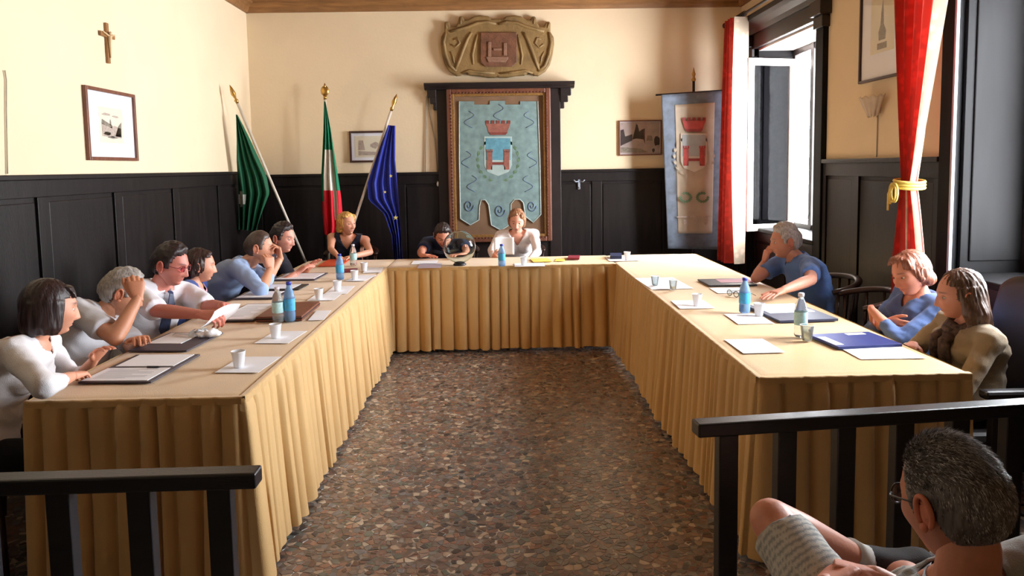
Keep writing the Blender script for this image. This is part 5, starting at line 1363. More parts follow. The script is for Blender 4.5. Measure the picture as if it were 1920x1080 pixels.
        Q = np.stack([rel @ rt / k, rel @ fw / k, rel @ up / k], 1)
        gv = np.array([g_cut(q) for q in Q])
        def keep(f): return sum(gv[i] for i in f) / len(f) > 0
        FF = [f for f in F if keep(f)]
        cnt = {}
        for f in FF:
            for a_ in range(len(f)):
                ed_ = tuple(sorted((f[a_], f[(a_ + 1) % len(f)]))); cnt[ed_] = cnt.get(ed_, 0) + 1
        bnd = {i for ed_, c_ in cnt.items() if c_ == 1 for i in ed_}
        for i in bnd:
            q = Q[i].copy(); q0 = q.copy()
            for _ in range(4):
                g0 = g_cut(q); gr = np.array([(g_cut(q + dq) - g0) / 1e-4 for dq in (np.array([1e-4, 0, 0]), np.array([0, 1e-4, 0]), np.array([0, 0, 1e-4]))]); n2 = gr @ gr
                if n2 < 1e-3 or n2 > 100 or abs(g0) > 0.03: break
                q = q - g0 * gr / n2
            dq = q - q0
            if np.linalg.norm(dq) < 0.02: V[i] = V[i] + (rt * dq[0] + fw * dq[1] + up * dq[2]) * k
        F2 = FF
        # folds
        seed = s.head.x * 7.3
        Vn = V.copy()
        for i in range(len(V)):
            p = V[i]; w = noise.noise(Vector((p[0] * 9 + seed, p[1] * 9, p[2] * 16))) * 0.011 + (1 - abs(noise.noise(Vector((p[0] * 15, p[1] * 15 + seed, p[2] * 24 + p[0] * 12)))) * 3) * 0.0035
            c = np.array([p[0] - s.hip.x, p[1] - s.hip.y, 0.0]); n_ = np.linalg.norm(c) + 1e-6
            Vn[i] = p + c / n_ * w * wrinkle + np.array([0, 0, w * 0.6 * wrinkle])
        m2 = MB(); tc = np.array(lin(top_col))
        colr = np.tile(tc, (len(Vn), 1))
        if pat: colr = pat(s, Vn, zc, xc, yc, colr)
        m2.add(Vn, F2, colr); s.top = m2.obj(top_name, M_cloth_col, s.root)
        if s.fine or True:
            sd = s.top.modifiers.new('thickness', 'SOLIDIFY'); sd.thickness = 0.004; sd.offset = -1
        # collar
        if collar:
            c3 = MB(); n = 26; vs = []; fs = []; k0 = R(28) if vneck else R(12)
            for i in range(n + 1):
                w = k0 + (2 * PI - 2 * k0) * i / n; cx, sy = math.sin(w), math.cos(w)     # opening at the front (w=0)
                drop = 0.030 * max(0, math.cos(w)) + (vneck * 0.25 * max(0, math.cos(w)) ** 3)
                base = s.neck + s.rt * cx * 0.067 * k + s.fw * (sy * 0.068 + 0.006) * k - s.up * (0.012 + drop) * k
                topp = base + s.up * (0.036) * k - s.rt * cx * 0.006 * k - s.fw * sy * 0.004 * k
                fold = base + s.rt * cx * 0.026 * k + s.fw * sy * 0.026 * k - s.up * (0.004 + 0.022 * max(0, math.cos(w)) ** 2) * k
                vs += [base, topp, fold]
            for i in range(n):
                a = i * 3; fs += [(a, a + 3, a + 4, a + 1), (a + 1, a + 4, a + 5, a + 2)]
            c3.add([tuple(v) for v in vs], fs, np.array(lin(collar))); o = c3.obj('collar', M_cloth_col, s.top); sd = o.modifiers.new('thickness', 'SOLIDIFY'); sd.thickness = 0.003
        # ---- trousers / shorts
        b = B(); tr = []
        secs = [(s.spine(-0.16), s.rt, s.fw, 0.165 * k, 0.125 * k), (s.spine(-0.04), s.rt, s.fw, 0.186 * k, 0.142 * k), (s.spine(0.10), s.rt, s.fw, 0.178 * k, 0.134 * k)]
        b.loft(secs, n=24)
        for q, H, K, An in s.leg_pts():
            if shorts:
                d = K - H; b.capsule(H, H + d * 0.4, 0.094 * k, 0.088 * k); b.loft([(H + d * 0.2, *perp(d), 0.092 * k, 0.092 * k), (H + d * 0.92, *perp(d), 0.078 * k, 0.078 * k)], n=20)
            else:
                d2 = An - K; b.capsule(H, K, 0.092 * k, 0.068 * k); b.loft([(K, *perp(d2), 0.066 * k, 0.066 * k), (K + d2 * 0.97, *perp(d2), 0.052 * k, 0.052 * k)], n=18)
        if not bare_leg:
            V, F = remesh(b, vox if s.fine else 0.015, smooth=3); Vn = V.copy()
            for i in range(len(V)):
                p = V[i]; w = noise.noise(Vector((p[0] * 12 + seed, p[1] * 12, p[2] * 12))) * 0.006; Vn[i] = p + np.array([w, w, w])
            pc = MB(); colp = np.tile(np.array(lin(pants)), (len(V), 1))
            if shorts and s.fine:
                for q, H, K, An in s.leg_pts():
                    if q != -1: continue
                    d = np.array((K - H).normalized()); Hn = np.array(H); t = (V - Hn) @ d
                st = (np.sin(t * 2 * PI / 0.017) > 0.35)
                colp[st] = np.array(lin((150, 156, 160)))
            pc.add(Vn, F, colp); s.pants = pc.obj('shorts' if shorts else 'trousers', M_cloth_col, s.root)
            if shorts: sd = s.pants.modifiers.new('thickness', 'SOLIDIFY'); sd.thickness = 0.004; sd.offset = -1
        # ---- shoes
        for q, H, K, An in s.leg_pts():
            t = s.toe(q); rt = t.cross(Vector((0, 0, 1))).normalized(); upv = rt.cross(t).normalized(); sh = B()
            hz = An + Vector((0, 0, -0.035)) if not (s.legs and q in s.legs and len(s.legs) and s.tilt) else An
            sole = An - upv * 0.052
            secs = []
            for f, a, bb, uo in ((-0.065, 0.026, 0.034, 0.030), (-0.048, 0.038, 0.050, 0.042), (0.0, 0.042, 0.056, 0.044), (0.05, 0.045, 0.044, 0.032), (0.08, 0.045, 0.036, 0.022), (0.12, 0.047, 0.028, 0.012), (0.165, 0.042, 0.023, 0.009), (0.19, 0.026, 0.016, 0.006)):
                secs.append((sole + t * f * k + upv * uo * k, rt, upv, a * k, bb * k))
            sh.loft(secs, n=20, e=2.4)
            V2, F2 = remesh(sh, 0.008, smooth=2); mm = MB(); mm.add(V2, F2, np.array(lin(shoe))); mm.obj('shoe', M_cloth_col, s.root)
        s.P, s.D, s.to_w = P, D, to_w
        s.make_hair(hair, hair_col, hair_len)
        return s
    tilt = False
    toes = None
    def toe(s, q): return (s.toes[q] if s.toes and q in s.toes else s.fw_h)
    def make_hair(s, style, colr, ln):
        k = s.k; P, D = s.P, s.D; nth, nph = P.shape[0] - 1, P.shape[1]; hc = np.array(lin(colr))
        if style in ('short', 'crop', 'receding'):
            h = hairline(P, D, style); T = {'short': 0.013, 'crop': 0.007, 'receding': 0.006}[style] * (1 + ln)
            th = T * sstep(0.0, 0.016, h)
            nz = np.array([[noise.noise(Vector((p[0] * 60, p[1] * 60, p[2] * 60 + s.head.x))) for p in row] for row in P]); th = th * (1 + 0.45 * nz) + 0.0014 * (h > 0)
            topb = sstep(0.04, 0.11, P[..., 2]); th = th * (1 + (0.6 if style == 'short' else 0.2) * topb)
            Q = P + D * th[..., None] * np.array([1, 1, 1]); fs = []
            for f in grid_faces(nth, nph):
                if np.mean([h[i // nph, i % nph] for i in f]) > -0.001: fs.append(f)
            mm = MB(); c = hc * (1 + 0.25 * nz[..., None]); mm.add(s.to_w(Q.reshape(-1, 3)), fs, np.clip(c.reshape(-1, 3), 0, 1)); s.hair = mm.obj('hair', M_hair, s.root)
            sd = s.hair.modifiers.new('thickness', 'SOLIDIFY'); sd.thickness = 0.003; sd.offset = -1; return
        b = B()
        def L(x, y, z): return Vector((x, y, z))
        # skull cap behind a face opening
        b.ell(L(0, -0.014, 0.022), (0.090, 0.103, 0.108), n=28, m=18)
        if style == 'bob':
            for q in (-1, 1):
                b.loft([(L(q * 0.066, -0.01, 0.04), (1, 0, 0), (0, 1, 0), 0.026, 0.060), (L(q * 0.074, -0.012, -0.02), (1, 0, 0), (0, 1, 0), 0.024, 0.060), (L(q * 0.076, -0.012, -0.075 - ln), (1, 0, 0), (0, 1, 0), 0.024, 0.055), (L(q * 0.070, -0.014, -0.105 - ln), (1, 0, 0), (0, 1, 0), 0.014, 0.045)], n=18)
            b.loft([(L(0, -0.06, 0.03), (1, 0, 0), (0, 1, 0), 0.082, 0.050), (L(0, -0.066, -0.04), (1, 0, 0), (0, 1, 0), 0.086, 0.044), (L(0, -0.064, -0.095 - ln), (1, 0, 0), (0, 1, 0), 0.080, 0.036), (L(0, -0.06, -0.115 - ln), (1, 0, 0), (0, 1, 0), 0.066, 0.024)], n=24)
            b.loft([(L(0, 0.050, 0.100), (1, 0, 0), (0, 1, 0), 0.050, 0.030), (L(0, 0.076, 0.075), (1, 0, 0), (0, 1, 0), 0.056, 0.014), (L(0, 0.090, 0.046), (1, 0, 0), (0, 1, 0), 0.050, 0.008)], n=20)
        elif style == 'wavy':       # short layered, ears half covered
            for q in (-1, 1):
                b.ell(L(q * 0.070, -0.014, 0.008), (0.024, 0.056, 0.062), n=18, m=12); b.ell(L(q * 0.060, -0.048, -0.045), (0.030, 0.042, 0.045), n=16, m=10); b.ell(L(q * 0.056, 0.040, 0.066), (0.026, 0.036, 0.034), n=14, m=10)
            b.ell(L(0, -0.070, -0.040), (0.062, 0.036, 0.058), n=18, m=12); b.ell(L(0.010, 0.044, 0.092), (0.054, 0.036, 0.024), n=16, m=10)
        elif style == 'long':
            for q in (-1, 1):
                b.loft([(L(q * 0.060, -0.014, 0.05), (1, 0, 0), (0, 1, 0), 0.032, 0.070), (L(q * 0.078, -0.030, -0.02), (1, 0, 0), (0, 1, 0), 0.025, 0.056), (L(q * 0.092, -0.030, -0.08), (1, 0, 0), (0, 1, 0), 0.034, 0.062), (L(q * 0.086, -0.044, -0.13), (1, 0, 0), (0, 1, 0), 0.030, 0.058), (L(q * 0.096, -0.034, -0.18 - ln), (1, 0, 0), (0, 1, 0), 0.034, 0.056), (L(q * 0.08, -0.04, -0.225 - ln), (1, 0, 0), (0, 1, 0), 0.016, 0.034)], n=18)
            b.loft([(L(0, -0.06, 0.03), (1, 0, 0), (0, 1, 0), 0.084, 0.052), (L(0, -0.072, -0.06), (1, 0, 0), (0, 1, 0), 0.088, 0.046), (L(0, -0.080, -0.16), (1, 0, 0), (0, 1, 0), 0.094, 0.042), (L(0, -0.082, -0.22 - ln), (1, 0, 0), (0, 1, 0), 0.080, 0.030)], n=24)
        V, F = remesh(b, 0.005 if s.fine or s.k > 0 and style == 'long' else 0.006, smooth=3)
        Vn = V.copy()
        for i in range(len(V)):
            p = V[i]; a = math.atan2(p[0], -p[1]); w = (0.008 if style != 'bob' else 0.004) * noise.noise(Vector((a * 7, p[2] * 14, s.head.x))) + (0.004 if style != 'bob' else 0.002) * noise.noise(Vector((a * 26, p[2] * 12, 3))); n_ = np.array([p[0], p[1], 0.4 * p[2]]); Vn[i] = p + n_ / (np.linalg.norm(n_) + 1e-6) * w
        # open the face: drop faces in front of the face plane region
        def kp(f):
            m = np.mean([V[i] for i in f], axis=0); x_, y_, z_ = m
            if style == 'bob': return not (y_ > 0.045 and abs(x_) < 0.075 and z_ < 0.050)
            lim = (0.056 + 0.25 * (x_ + 0.02)) if style == 'wavy' else 0.066
            if y_ > 0.040 and z_ < lim - 0.30 * max(0, abs(x_) - 0.035): return False
            return True
        F = [f for f in F if kp(f)]
        cc = np.array([hc * (1 + 0.5 * noise.noise(Vector((math.atan2(p[0], -p[1]) * 7, p[2] * 5, 8)))) for p in V])
        mm = MB(); mm.add(s.to_w(Vn), F, np.clip(cc, 0, 1)); s.hair = mm.obj('hair', M_hair, s.root)
        sd = s.hair.modifiers.new('thickness', 'SOLIDIFY'); sd.thickness = 0.004; sd.offset = -1
def perp(d):
    d = Vector(d).normalized(); a = d.orthogonal().normalized(); return a, d.cross(a)
# ------------------------------------------------------------------ the people of the photograph
def elb(px, py, z=0.80): return PZ(px, py, z)
# 1 woman, dark bob, white blouse, near left
h = PY(92, 578, 3.12)
p = Person('woman with a dark bob in a white blouse at the near left corner', h, (-2.13, 3.02, 0.50), -80, -52, -8, 0, skin=(222, 160, 132), female=True, sc_=0.98, bow=0.06, nd=0.13, neckback=0.06)
p.arm2(1, PZ(92, 735, 0.83), PZ(150, 700, 0.80), 'rest', back=(0, 0, 1)); p.arm(-1, PZ(178, 672, 0.80), (-0.3, 0.6, -1), 'rest', back=(0, 0, 1))
p.build((236, 234, 238), 'threequarter', pants=(20, 20, 24), hair='bob', hair_col=(44, 26, 24), top_name='blouse', vneck=0.05)
# 2 grey-haired man, hand on forehead
h = PY(226, 548, 3.88)
p = Person('grey-haired man in a pale polo shirt resting his forehead on his hand', h, (-2.13, 3.68, 0.50), -96, -62, -22, 0, skin=(196, 136, 104), bow=0.07, age=1.0, fat=0.8, nd=0.10, neckback=0.11)
hw = PY(258, 560, 3.72)
p.arm2(1, PZ(240, 652, 0.80), hw, 'cheek', hdir=(-0.15, 0.25, 1), back=(0.55, -0.85, 0.0)); p.arm(-1, PZ(262, 640, 0.80), (0, 0.6, -1), 'rest')
p.build((206, 206, 212), 'short', pants=(96, 120, 150), hair='short', hair_col=(150, 144, 138), collar=(214, 214, 220), vneck=0.04, top_name='polo_shirt', beard=0.15)
# 3 man in white shirt and tie holding a sheet
h = PY(318, 496, 4.36)
p = Person('dark-haired man with glasses in a white shirt and dark tie holding a sheet', h, (-2.10, 4.36, 0.52), -122, -96, -14, 0, skin=(204, 128, 112), bow=0.05, fat=0.3, sc_=1.02, nd=0.12, neckback=0.09)
p.arm2(1, PZ(330, 612, 0.82), PZ(408, 592, 0.86), 'pinch', back=(0.2, -0.5, 1)); p.arm(-1, PZ(432, 578, 0.87), (0, 0.4, -1), 'pinch', back=(0.2, 0.5, 1))
p.build((234, 234, 242), 'elbow', pants=(34, 36, 48), hair='short', hair_col=(40, 28, 28), collar=(238, 238, 244), top_name='shirt')
def tie_for(p, col):
    b = B(); secs = [(0.955, 0.012), (0.94, 0.018), (0.925, 0.013), (0.80, 0.022), (0.62, 0.030), (0.46, 0.034), (0.40, 0.016)]
    vs = []; 
    for t, w in secs:
        c = p.spine(t) + p.fw * (0.160 if t < 0.9 else (0.10 + (0.955 - t) * 0.8)) * p.k
        vs += [c - p.rt * w, c + p.rt * w, c + p.rt * w + p.fw * 0.008, c - p.rt * w + p.fw * 0.008]
    fs = []
    for i in range(len(secs) - 1):
        a = i * 4; fs += [(a, a + 1, a + 5, a + 4), (a + 1, a + 2, a + 6, a + 5), (a + 2, a + 3, a + 7, a + 6), (a + 3, a, a + 4, a + 7)]
    fs += [(0, 3, 2, 1), (len(vs) - 4, len(vs) - 3, len(vs) - 2, len(vs) - 1)]
    obj('tie', B().add(vs, fs), mat('blue_grey_tie', col, rough=0.5, var=0.4, scale=60), parent=p.root, bevel=0.002)
tie_for(p, (48, 60, 96))
def glasses_for(p, col=(30, 26, 30), lens=(60, 20, 30), r=0.022, dark=True):
    b = B(); m = mat('spectacle_frame', col, rough=0.35); y0 = 0.107
    W = lambda v: Vector(p.to_w(np.array([v]))[0])
    root = None
    fr = B()
    for q in (-1, 1):
        fr.tube([W((q * 0.032 + r * math.cos(w), y0 - 0.008 * abs(math.cos(w)), 0.002 + r * 0.78 * math.sin(w))) for w in np.linspace(0, 2 * PI, 19)], 0.0018, n=6)
        fr.tube([W((q * 0.054, y0 - 0.008, 0.008)), W((q * 0.079, y0 - 0.03, 0.010)), W((q * 0.084, 0.03, 0.010)), W((q * 0.084, -0.01, 0.010)), W((q * 0.082, -0.022, -0.008))], 0.0020, n=6)
    fr.tube([W((-0.011, y0, 0.006)), W((0, y0 + 0.003, 0.009)), W((0.011, y0, 0.006))], 0.0018, n=6)
    g = obj('glasses', fr, m, parent=p.root, smooth=True)
    ml = pane_mat('spectacle_lens', lens, clear=0.9)
    for q in (-1, 1):
        lb = B(); n = 16; lb.add([W((q * 0.032, y0 + 0.001, 0.002))] + [W((q * 0.032 + r * math.cos(w), y0 - 0.008 * abs(math.cos(w)), 0.002 + r * 0.78 * math.sin(w))) for w in np.linspace(0, 2 * PI, n, endpoint=False)], [(0, 1 + i, 1 + (i + 1) % n) for i in range(n)])
        obj('lens', lb, ml, parent=g)
glasses_for(p, (120, 30, 44), (0.8, 0.4, 0.45))
# sheet held by him
a = PZ(366, 622, 0.80); c = PZ(392, 618, 0.79); e1 = PZ(432, 572, 0.93)
tag(obj('held_sheet', B().grid(lambda u, v: Vector(PZ(362 + 40 * v + 22 * u, 624 - 40 * v, 0.795 + 0.10 * v)) + Vector((0.02 * math.sin(PI * v), 0.22 * u, 0.015 * math.sin(PI * u))), 8, 8), M_paper, smooth=True, solid=0.001), 'white sheet curling up in the hands of the man with the tie', 'paper')
# 4 woman, blue cardigan, half hidden
h = PY(374, 498, 4.98)
p = Person('dark-haired woman in a blue cardigan half hidden behind the man with the tie', h, (-2.12, 4.95, 0.48), -84, -72, -6, 0, skin=(214, 152, 124), female=True, sc_=0.92, nd=0.12)
p.arm(1, Vector((-1.93, 4.90, 0.62)), (0, -0.5, -1)); p.arm(-1, Vector((-1.93, 5.0, 0.62)), (0, 0.5, -1))
def pat_card(s, V, zc, xc, yc, col):
    m = (yc > 0.03) & (np.abs(xc) < 0.055) & (zc > -0.45); col[m] = np.array(lin((214, 170, 178))); return col
p.build((62, 84, 148), 'long', hair='wavy', hair_col=(52, 32, 28), top_name='cardigan', vneck=0.07, pat=pat_card)
# 5 man in pale blue shirt
h = PY(484, 464, 5.50)
p = Person('man with cropped brown hair in a pale blue shirt, hands at his chin', h, (-2.09, 5.44, 0.52), -86, -78, -4, 0, skin=(206, 148, 118), bow=0.07, nd=0.10, neckback=0.10)
hw = PY(512, 492, 5.45)
p.arm2(1, PZ(490, 545, 0.80), hw, 'grip', hdir=(-0.1, 0.15, 1), back=(0.7, -0.7, 0)); p.arm2(-1, PZ(512, 536, 0.80), hw + Vector((0.02, 0.07, 0.0)), 'grip', hdir=(-0.1, -0.1, 1), back=(0.8, 0.5, 0))
p.build((156, 180, 220), 'rolled', hair='crop', hair_col=(74, 58, 50), collar=(168, 190, 226), top_name='shirt', sleeve_l=1.1)
# 6 young man in black
h = PY(529, 446, 6.12)
p = Person('young dark-haired man in a black shirt leaning on the far left table', h, (-2.09, 6.10, 0.52), -92, -108, -8, 0, skin=(214, 150, 130), bow=0.06, nd=0.12, neckback=0.08)
p.arm(1, PZ(556, 512, 0.80), (0.1, -0.5, -1), 'rest'); p.arm(-1, PZ(578, 503, 0.80), (0, 0.5, -1), 'flat')
p.build((34, 34, 44), 'short', hair='short', hair_col=(34, 22, 22), top_name='shirt', vneck=0.06)
# 7 blonde woman
h = PY(650, 420, 7.50)
p = Person('blonde woman in a sleeveless black top looking to her left at the head table corner', h, (-1.56, 7.75, 0.52), 176, -132, 2, 0, skin=(226, 164, 136), female=True, sc_=0.97, nd=0.125)
p.arm(1, PY(634, 481, 7.10), (-1.6, 0.2, -0.4), 'rest', back=(0, 0, 1)); p.arm(-1, PY(660, 481, 7.12), (1.6, 0.2, -0.4), 'rest')
p.build((28, 32, 50), 'none', hair='wavy', hair_col=(206, 158, 84), top_name='top', vneck=0.12)
# 8 man in navy shirt, head bent
h = PY(830, 441, 7.42)
p = Person('dark-haired man in a navy shirt with a pale stripe bent over the head table', h, (-0.53, 7.80, 0.52), 178, -172, -30, 0, skin=(206, 138, 112), bow=0.09, nd=0.05, neckback=0.14)
p.arm(1, PY(790, 479, 7.06), (-1, 0.1, -0.8), 'flat', hdir=(0.7, -0.5, 0)); p.arm(-1, PY(872, 478, 7.06), (1, 0.2, -0.8), 'flat', hdir=(-0.7, -0.5, 0))
def pat_st(s, V, zc, xc, yc, col):
    m = (zc > -0.16) & (zc < -0.10); col[m] = np.array(lin((120, 140, 170))); return col
p.build((32, 42, 72), 'short', hair='short', hair_col=(46, 36, 34), top_name='polo_shirt', collar=(30, 38, 66), pat=pat_st)
# 9 woman reading
h = PY(969, 414, 7.50)
p = Person('short-haired woman in a white blouse reading a sheet at the head table', h, (0.20, 7.78, 0.52), 178, 176, -16, 0, skin=(222, 160, 136), female=True, sc_=0.97, nd=0.12)
p.arm(1, PY(926, 486, 7.12), (-1, 0.2, -0.7), 'pinch', hdir=(0.3, -0.6, 0.5), back=(0, -1, 0.3)); p.arm(-1, PY(992, 488, 7.12), (1, 0.2, -0.7), 'rest', hdir=(-0.8, -0.4, 0))
p.build((238, 232, 232), 'long', hair='wavy', hair_col=(148, 104, 74), top_name='blouse', vneck=0.12)
YP = 7.08
tag(obj('held_sheet', B().grid(lambda u, v: Vector((PY(926 + 38 * u, 462, YP).x, YP + 0.05 * (v) + 0.02 * math.sin(PI * u), 0.79 + 0.16 * v)), 8, 8), M_paper, smooth=True, solid=0.001), 'white sheet held upright by the short-haired woman in the white blouse', 'paper')
# 10 man in blue polo on the right
h = PY(1474, 452, 5.20)
p = Person('grey-haired man in a blue polo shirt resting his chin on his hand by the window', h, (2.20, 5.22, 0.52), 92, 84, -6, 0, skin=(200, 140, 118), bow=0.05, age=0.8, fat=0.5, nd=0.11, neckback=0.08)
hw = PY(1440, 500, 5.28)
p.arm2(1, PZ(1432, 528, 0.80) + Vector((0, 0.16, 0)), hw + Vector((0.0, 0.10, 0)), 'cheek', hdir=(0.15, -0.2, 1), back=(-0.9, -0.1, 0.2)); p.arm2(-1, PZ(1524, 560, 0.81), PZ(1436, 556, 0.80), 'flat', back=(0, 0, 1))
p.build((92, 124, 184), 'short', pants=(70, 76, 90), hair='short', hair_col=(168, 164, 162), collar=(66, 92, 156), top_name='polo_shirt', vneck=0.05)
# 11 woman, reddish short hair, denim shirt, arms folded
h = PY(1708, 512, 4.02)
p = Person('woman with short auburn hair in a denim shirt with folded arms', h, (2.27, 4.06, 0.50), 92, 104, -16, 8, skin=(210, 140, 116), female=True, sc_=0.99, bow=0.03, fat=0.4, nd=0.12, neckback=0.07)
c = PY(1640, 592, 3.98)
p.arm(1, c + Vector((0.05, -0.03, -0.03)), (0.1, 1, -0.5), 'rest', hdir=(0.35, -1, -0.05), back=(-1, 0, 0.2)); p.arm(-1, c + Vector((0.0, 0.04, 0.03)), (0.3, -1, -0.6), 'rest', hdir=(0.3, 0.5, -0.8), back=(-1, 0.2, 0.3))
p.build((88, 110, 160), 'threequarter', hair='wavy', hair_col=(132, 78, 58), collar=(104, 130, 180), top_name='denim_shirt', vneck=0.10)
# 12 woman, long brown hair, beige jacket
h = PY(1800, 552, 3.48)
p = Person('woman with long brown hair in a beige jacket at the near right table end', h, (2.24, 3.50, 0.48), 88, 78, -8, -3, skin=(206, 142, 118), female=True, sc_=0.97, bow=0.04)
p.arm(1, Vector((2.02, 3.56, 0.72)), (0.2, 1, -0.7), 'rest', hdir=(-0.6, -0.7, 0)); p.arm(-1, Vector((1.98, 3.44, 0.70)), (0.6, -1, -0.6), 'rest', hdir=(-0.6, 0.7, 0))
def pat_scarf(s, V, zc, xc, yc, col):
    return col
p.build((146, 128, 106), 'long', pants=(30, 30, 38), hair='long', hair_col=(84, 58, 44), top_name='jacket', vneck=0.10, wrinkle=1.2)
sb = B()
for i, (dz, rr_) in enumerate(((0.0, 0.072), (-0.022, 0.084), (-0.045, 0.09))):
    sb.tube([p.neck + p.rt * math.cos(w) * rr_ + p.fw * (math.sin(w) * rr_ + 0.015) + p.up * (dz - 0.02 * max(0, math.sin(w)) + 0.006 * math.sin(5 * w)) for w in np.linspace(0, 2 * PI, 33)], 0.022, n=10)
for q in (-1, 1):
    sb.tube([p.neck + p.fw * (0.10 + 0.0) + p.rt * q * 0.03 - p.up * 0.05, p.spine(0.78) + p.fw * 0.165 + p.rt * q * 0.04, p.spine(0.6) + p.fw * 0.175 + p.rt * q * 0.045, p.spine(0.42) + p.fw * 0.16 + p.rt * q * 0.05], [0.028, 0.034, 0.034, 0.03], n=10, flat=0.6)
obj('scarf', sb, mat('brown_patterned_scarf', (72, 54, 50), rough=0.8, var=0.8, scale=45), parent=p.root, smooth=True)

# 13 onlooker in the right foreground, close to the camera
h = PY(1792, 942, 1.34)
p = Person('grey-haired onlooker in glasses and striped shorts seated in the right foreground', h, (0.93, 1.45, 0.47), 14, 17, -12, 0, skin=(206, 140, 116), fine=True, bow=0.05, age=0.8, neckback=0.02, nd=0.15)
knee = PY(1446, 975, 1.86); ank = PY(1618, 1052, 2.0)
K2 = PY(1680, 1130, 1.90)
hipL = p.hip - p.rt_h * 0.09; 
d = (knee - hipL); knee = hipL + d.normalized() * min(d.length, 0.54)
p.legs = {-1: (hipL, knee, ank), 1: (p.hip + p.rt_h * 0.09, Vector((1.08, 1.90, 0.49)), Vector((1.12, 1.96, 0.085)))}
p.toes = {-1: Vector((0.90, 0.05, 0.25)).normalized(), 1: Vector((0, 1, 0))}
print('P13', 'head', h, 'knee', knee, 'ank', ank, 'neck', p.neck)
hc_ = PY(1560, 1068, 1.62)
p.arm(-1, hc_ + Vector((-0.03, -0.03, -0.02)), (-0.8, -0.2, -0.8), 'grip', hdir=(0.7, 0.5, 0.1), back=(-0.1, 0.3, 1)); p.arm(1, hc_ + Vector((0.10, 0.0, -0.02)), (0.8, -0.3, -0.8), 'grip', hdir=(-0.8, 0.4, 0.1), back=(0.1, 0.3, 1))
p.build((150, 156, 156), 'short', pants=(206, 206, 200), shorts=True, hair='crop', hair_col=(104, 102, 104), collar=(180, 186, 186), top_name='polo_shirt', shoe=(58, 56, 60))
glasses_for(p, (28, 28, 34), (0.9, 0.92, 0.95), r=0.024)
# his short hair as real strands over the scalp
def strands(p, n, colrs, length, seed=4):
    rn = random.Random(seed); P_, D_ = p.P, p.D; h = hairline(P_, D_, 'crop'); nth, nph = P_.shape[0], P_.shape[1]
    cand = [(i, j) for i in range(1, nth - 1) for j in range(nph) if h[i, j] > 0.001]; w = [math.sin(PI * i / (nth - 1)) for i, j in cand]
    mm = MB(); vs = []; fs = []; cs = []
    pick = rn.choices(cand, weights=w, k=n)
    for i, j in pick:
        j2 = (j + 1) % nph; a, b_ = rn.random(), rn.random(); q = P_[i, j] * (1 - a) * (1 - b_) + P_[i + 1, j] * a * (1 - b_) + P_[i, j2] * (1 - a) * b_ + P_[i + 1, j2] * a * b_
        nrm = D_[i, j]; hh = h[i, j]; topf = max(0, min(1, (q[2] + 0.01) / 0.10))
        flow = np.array([0.15 * rn.uniform(-1, 1), -0.75, -0.55 + 0.3 * topf]) if q[1] > -0.02 or q[2] > 0.05 else np.array([0.2 * rn.uniform(-1, 1), -0.25, -1.0])
        flow = flow - nrm * (flow @ nrm); L = length * (0.45 + 0.75 * topf) * rn.uniform(0.6, 1.2) * min(1, 0.3 + hh / 0.04)
        d1 = nrm * 0.65 + flow * 0.6 + np.array([rn.uniform(-.25, .25) for _ in range(3)]); d1 /= np.linalg.norm(d1); d2 = nrm * 0.25 + flow * 1.0 + np.array([rn.uniform(-.2, .2) for _ in range(3)]); d2 /= np.linalg.norm(d2)
        base = q + nrm * 0.003; m1 = base + d1 * L * 0.5; tip = m1 + d2 * L * 0.6; sd_ = np.cross(d1, nrm); sd_ = sd_ / (np.linalg.norm(sd_) + 1e-6) * 0.0006; up_ = np.cross(sd_, d1) * 0.8
        o = len(vs); vs += [base + sd_, base - sd_, base + up_, m1 + sd_, m1 - sd_, m1 + up_, tip]
        fs += [(o, o + 1, o + 4, o + 3), (o + 1, o + 2, o + 5, o + 4), (o + 2, o, o + 3, o + 5), (o + 3, o + 4, o + 6), (o + 4, o + 5, o + 6), (o + 5, o + 3, o + 6)]
        # greyer towards the temples and crown
        c = np.array(lin(colrs[rn.choices(range(len(colrs)), weights=(4, 3, 3, 2))[0]])); cs += [c] * 7
    mm.add(p.to_w(np.array(vs)), fs, np.array(cs)); o = mm.obj('hair_strands', M_hair, p.hair, smooth=False, kind='stuff')
strands(p, 16000, [(52, 50, 54), (96, 94, 98), (150, 150, 154), (222, 224, 228)], 0.020)
d_ = (knee - ank).normalized(); aa, bb_ = perp(d_)
obj('sock', B().loft([(ank - d_ * 0.01, aa, bb_, 0.046, 0.046), (ank + d_ * 0.03, aa, bb_, 0.044, 0.044), (ank + d_ * 0.065, aa, bb_, 0.047, 0.047)], n=20), mat('pale_grey_sock', (198, 196, 190), rough=0.8, var=0.1, scale=60), parent=p.root, smooth=True)

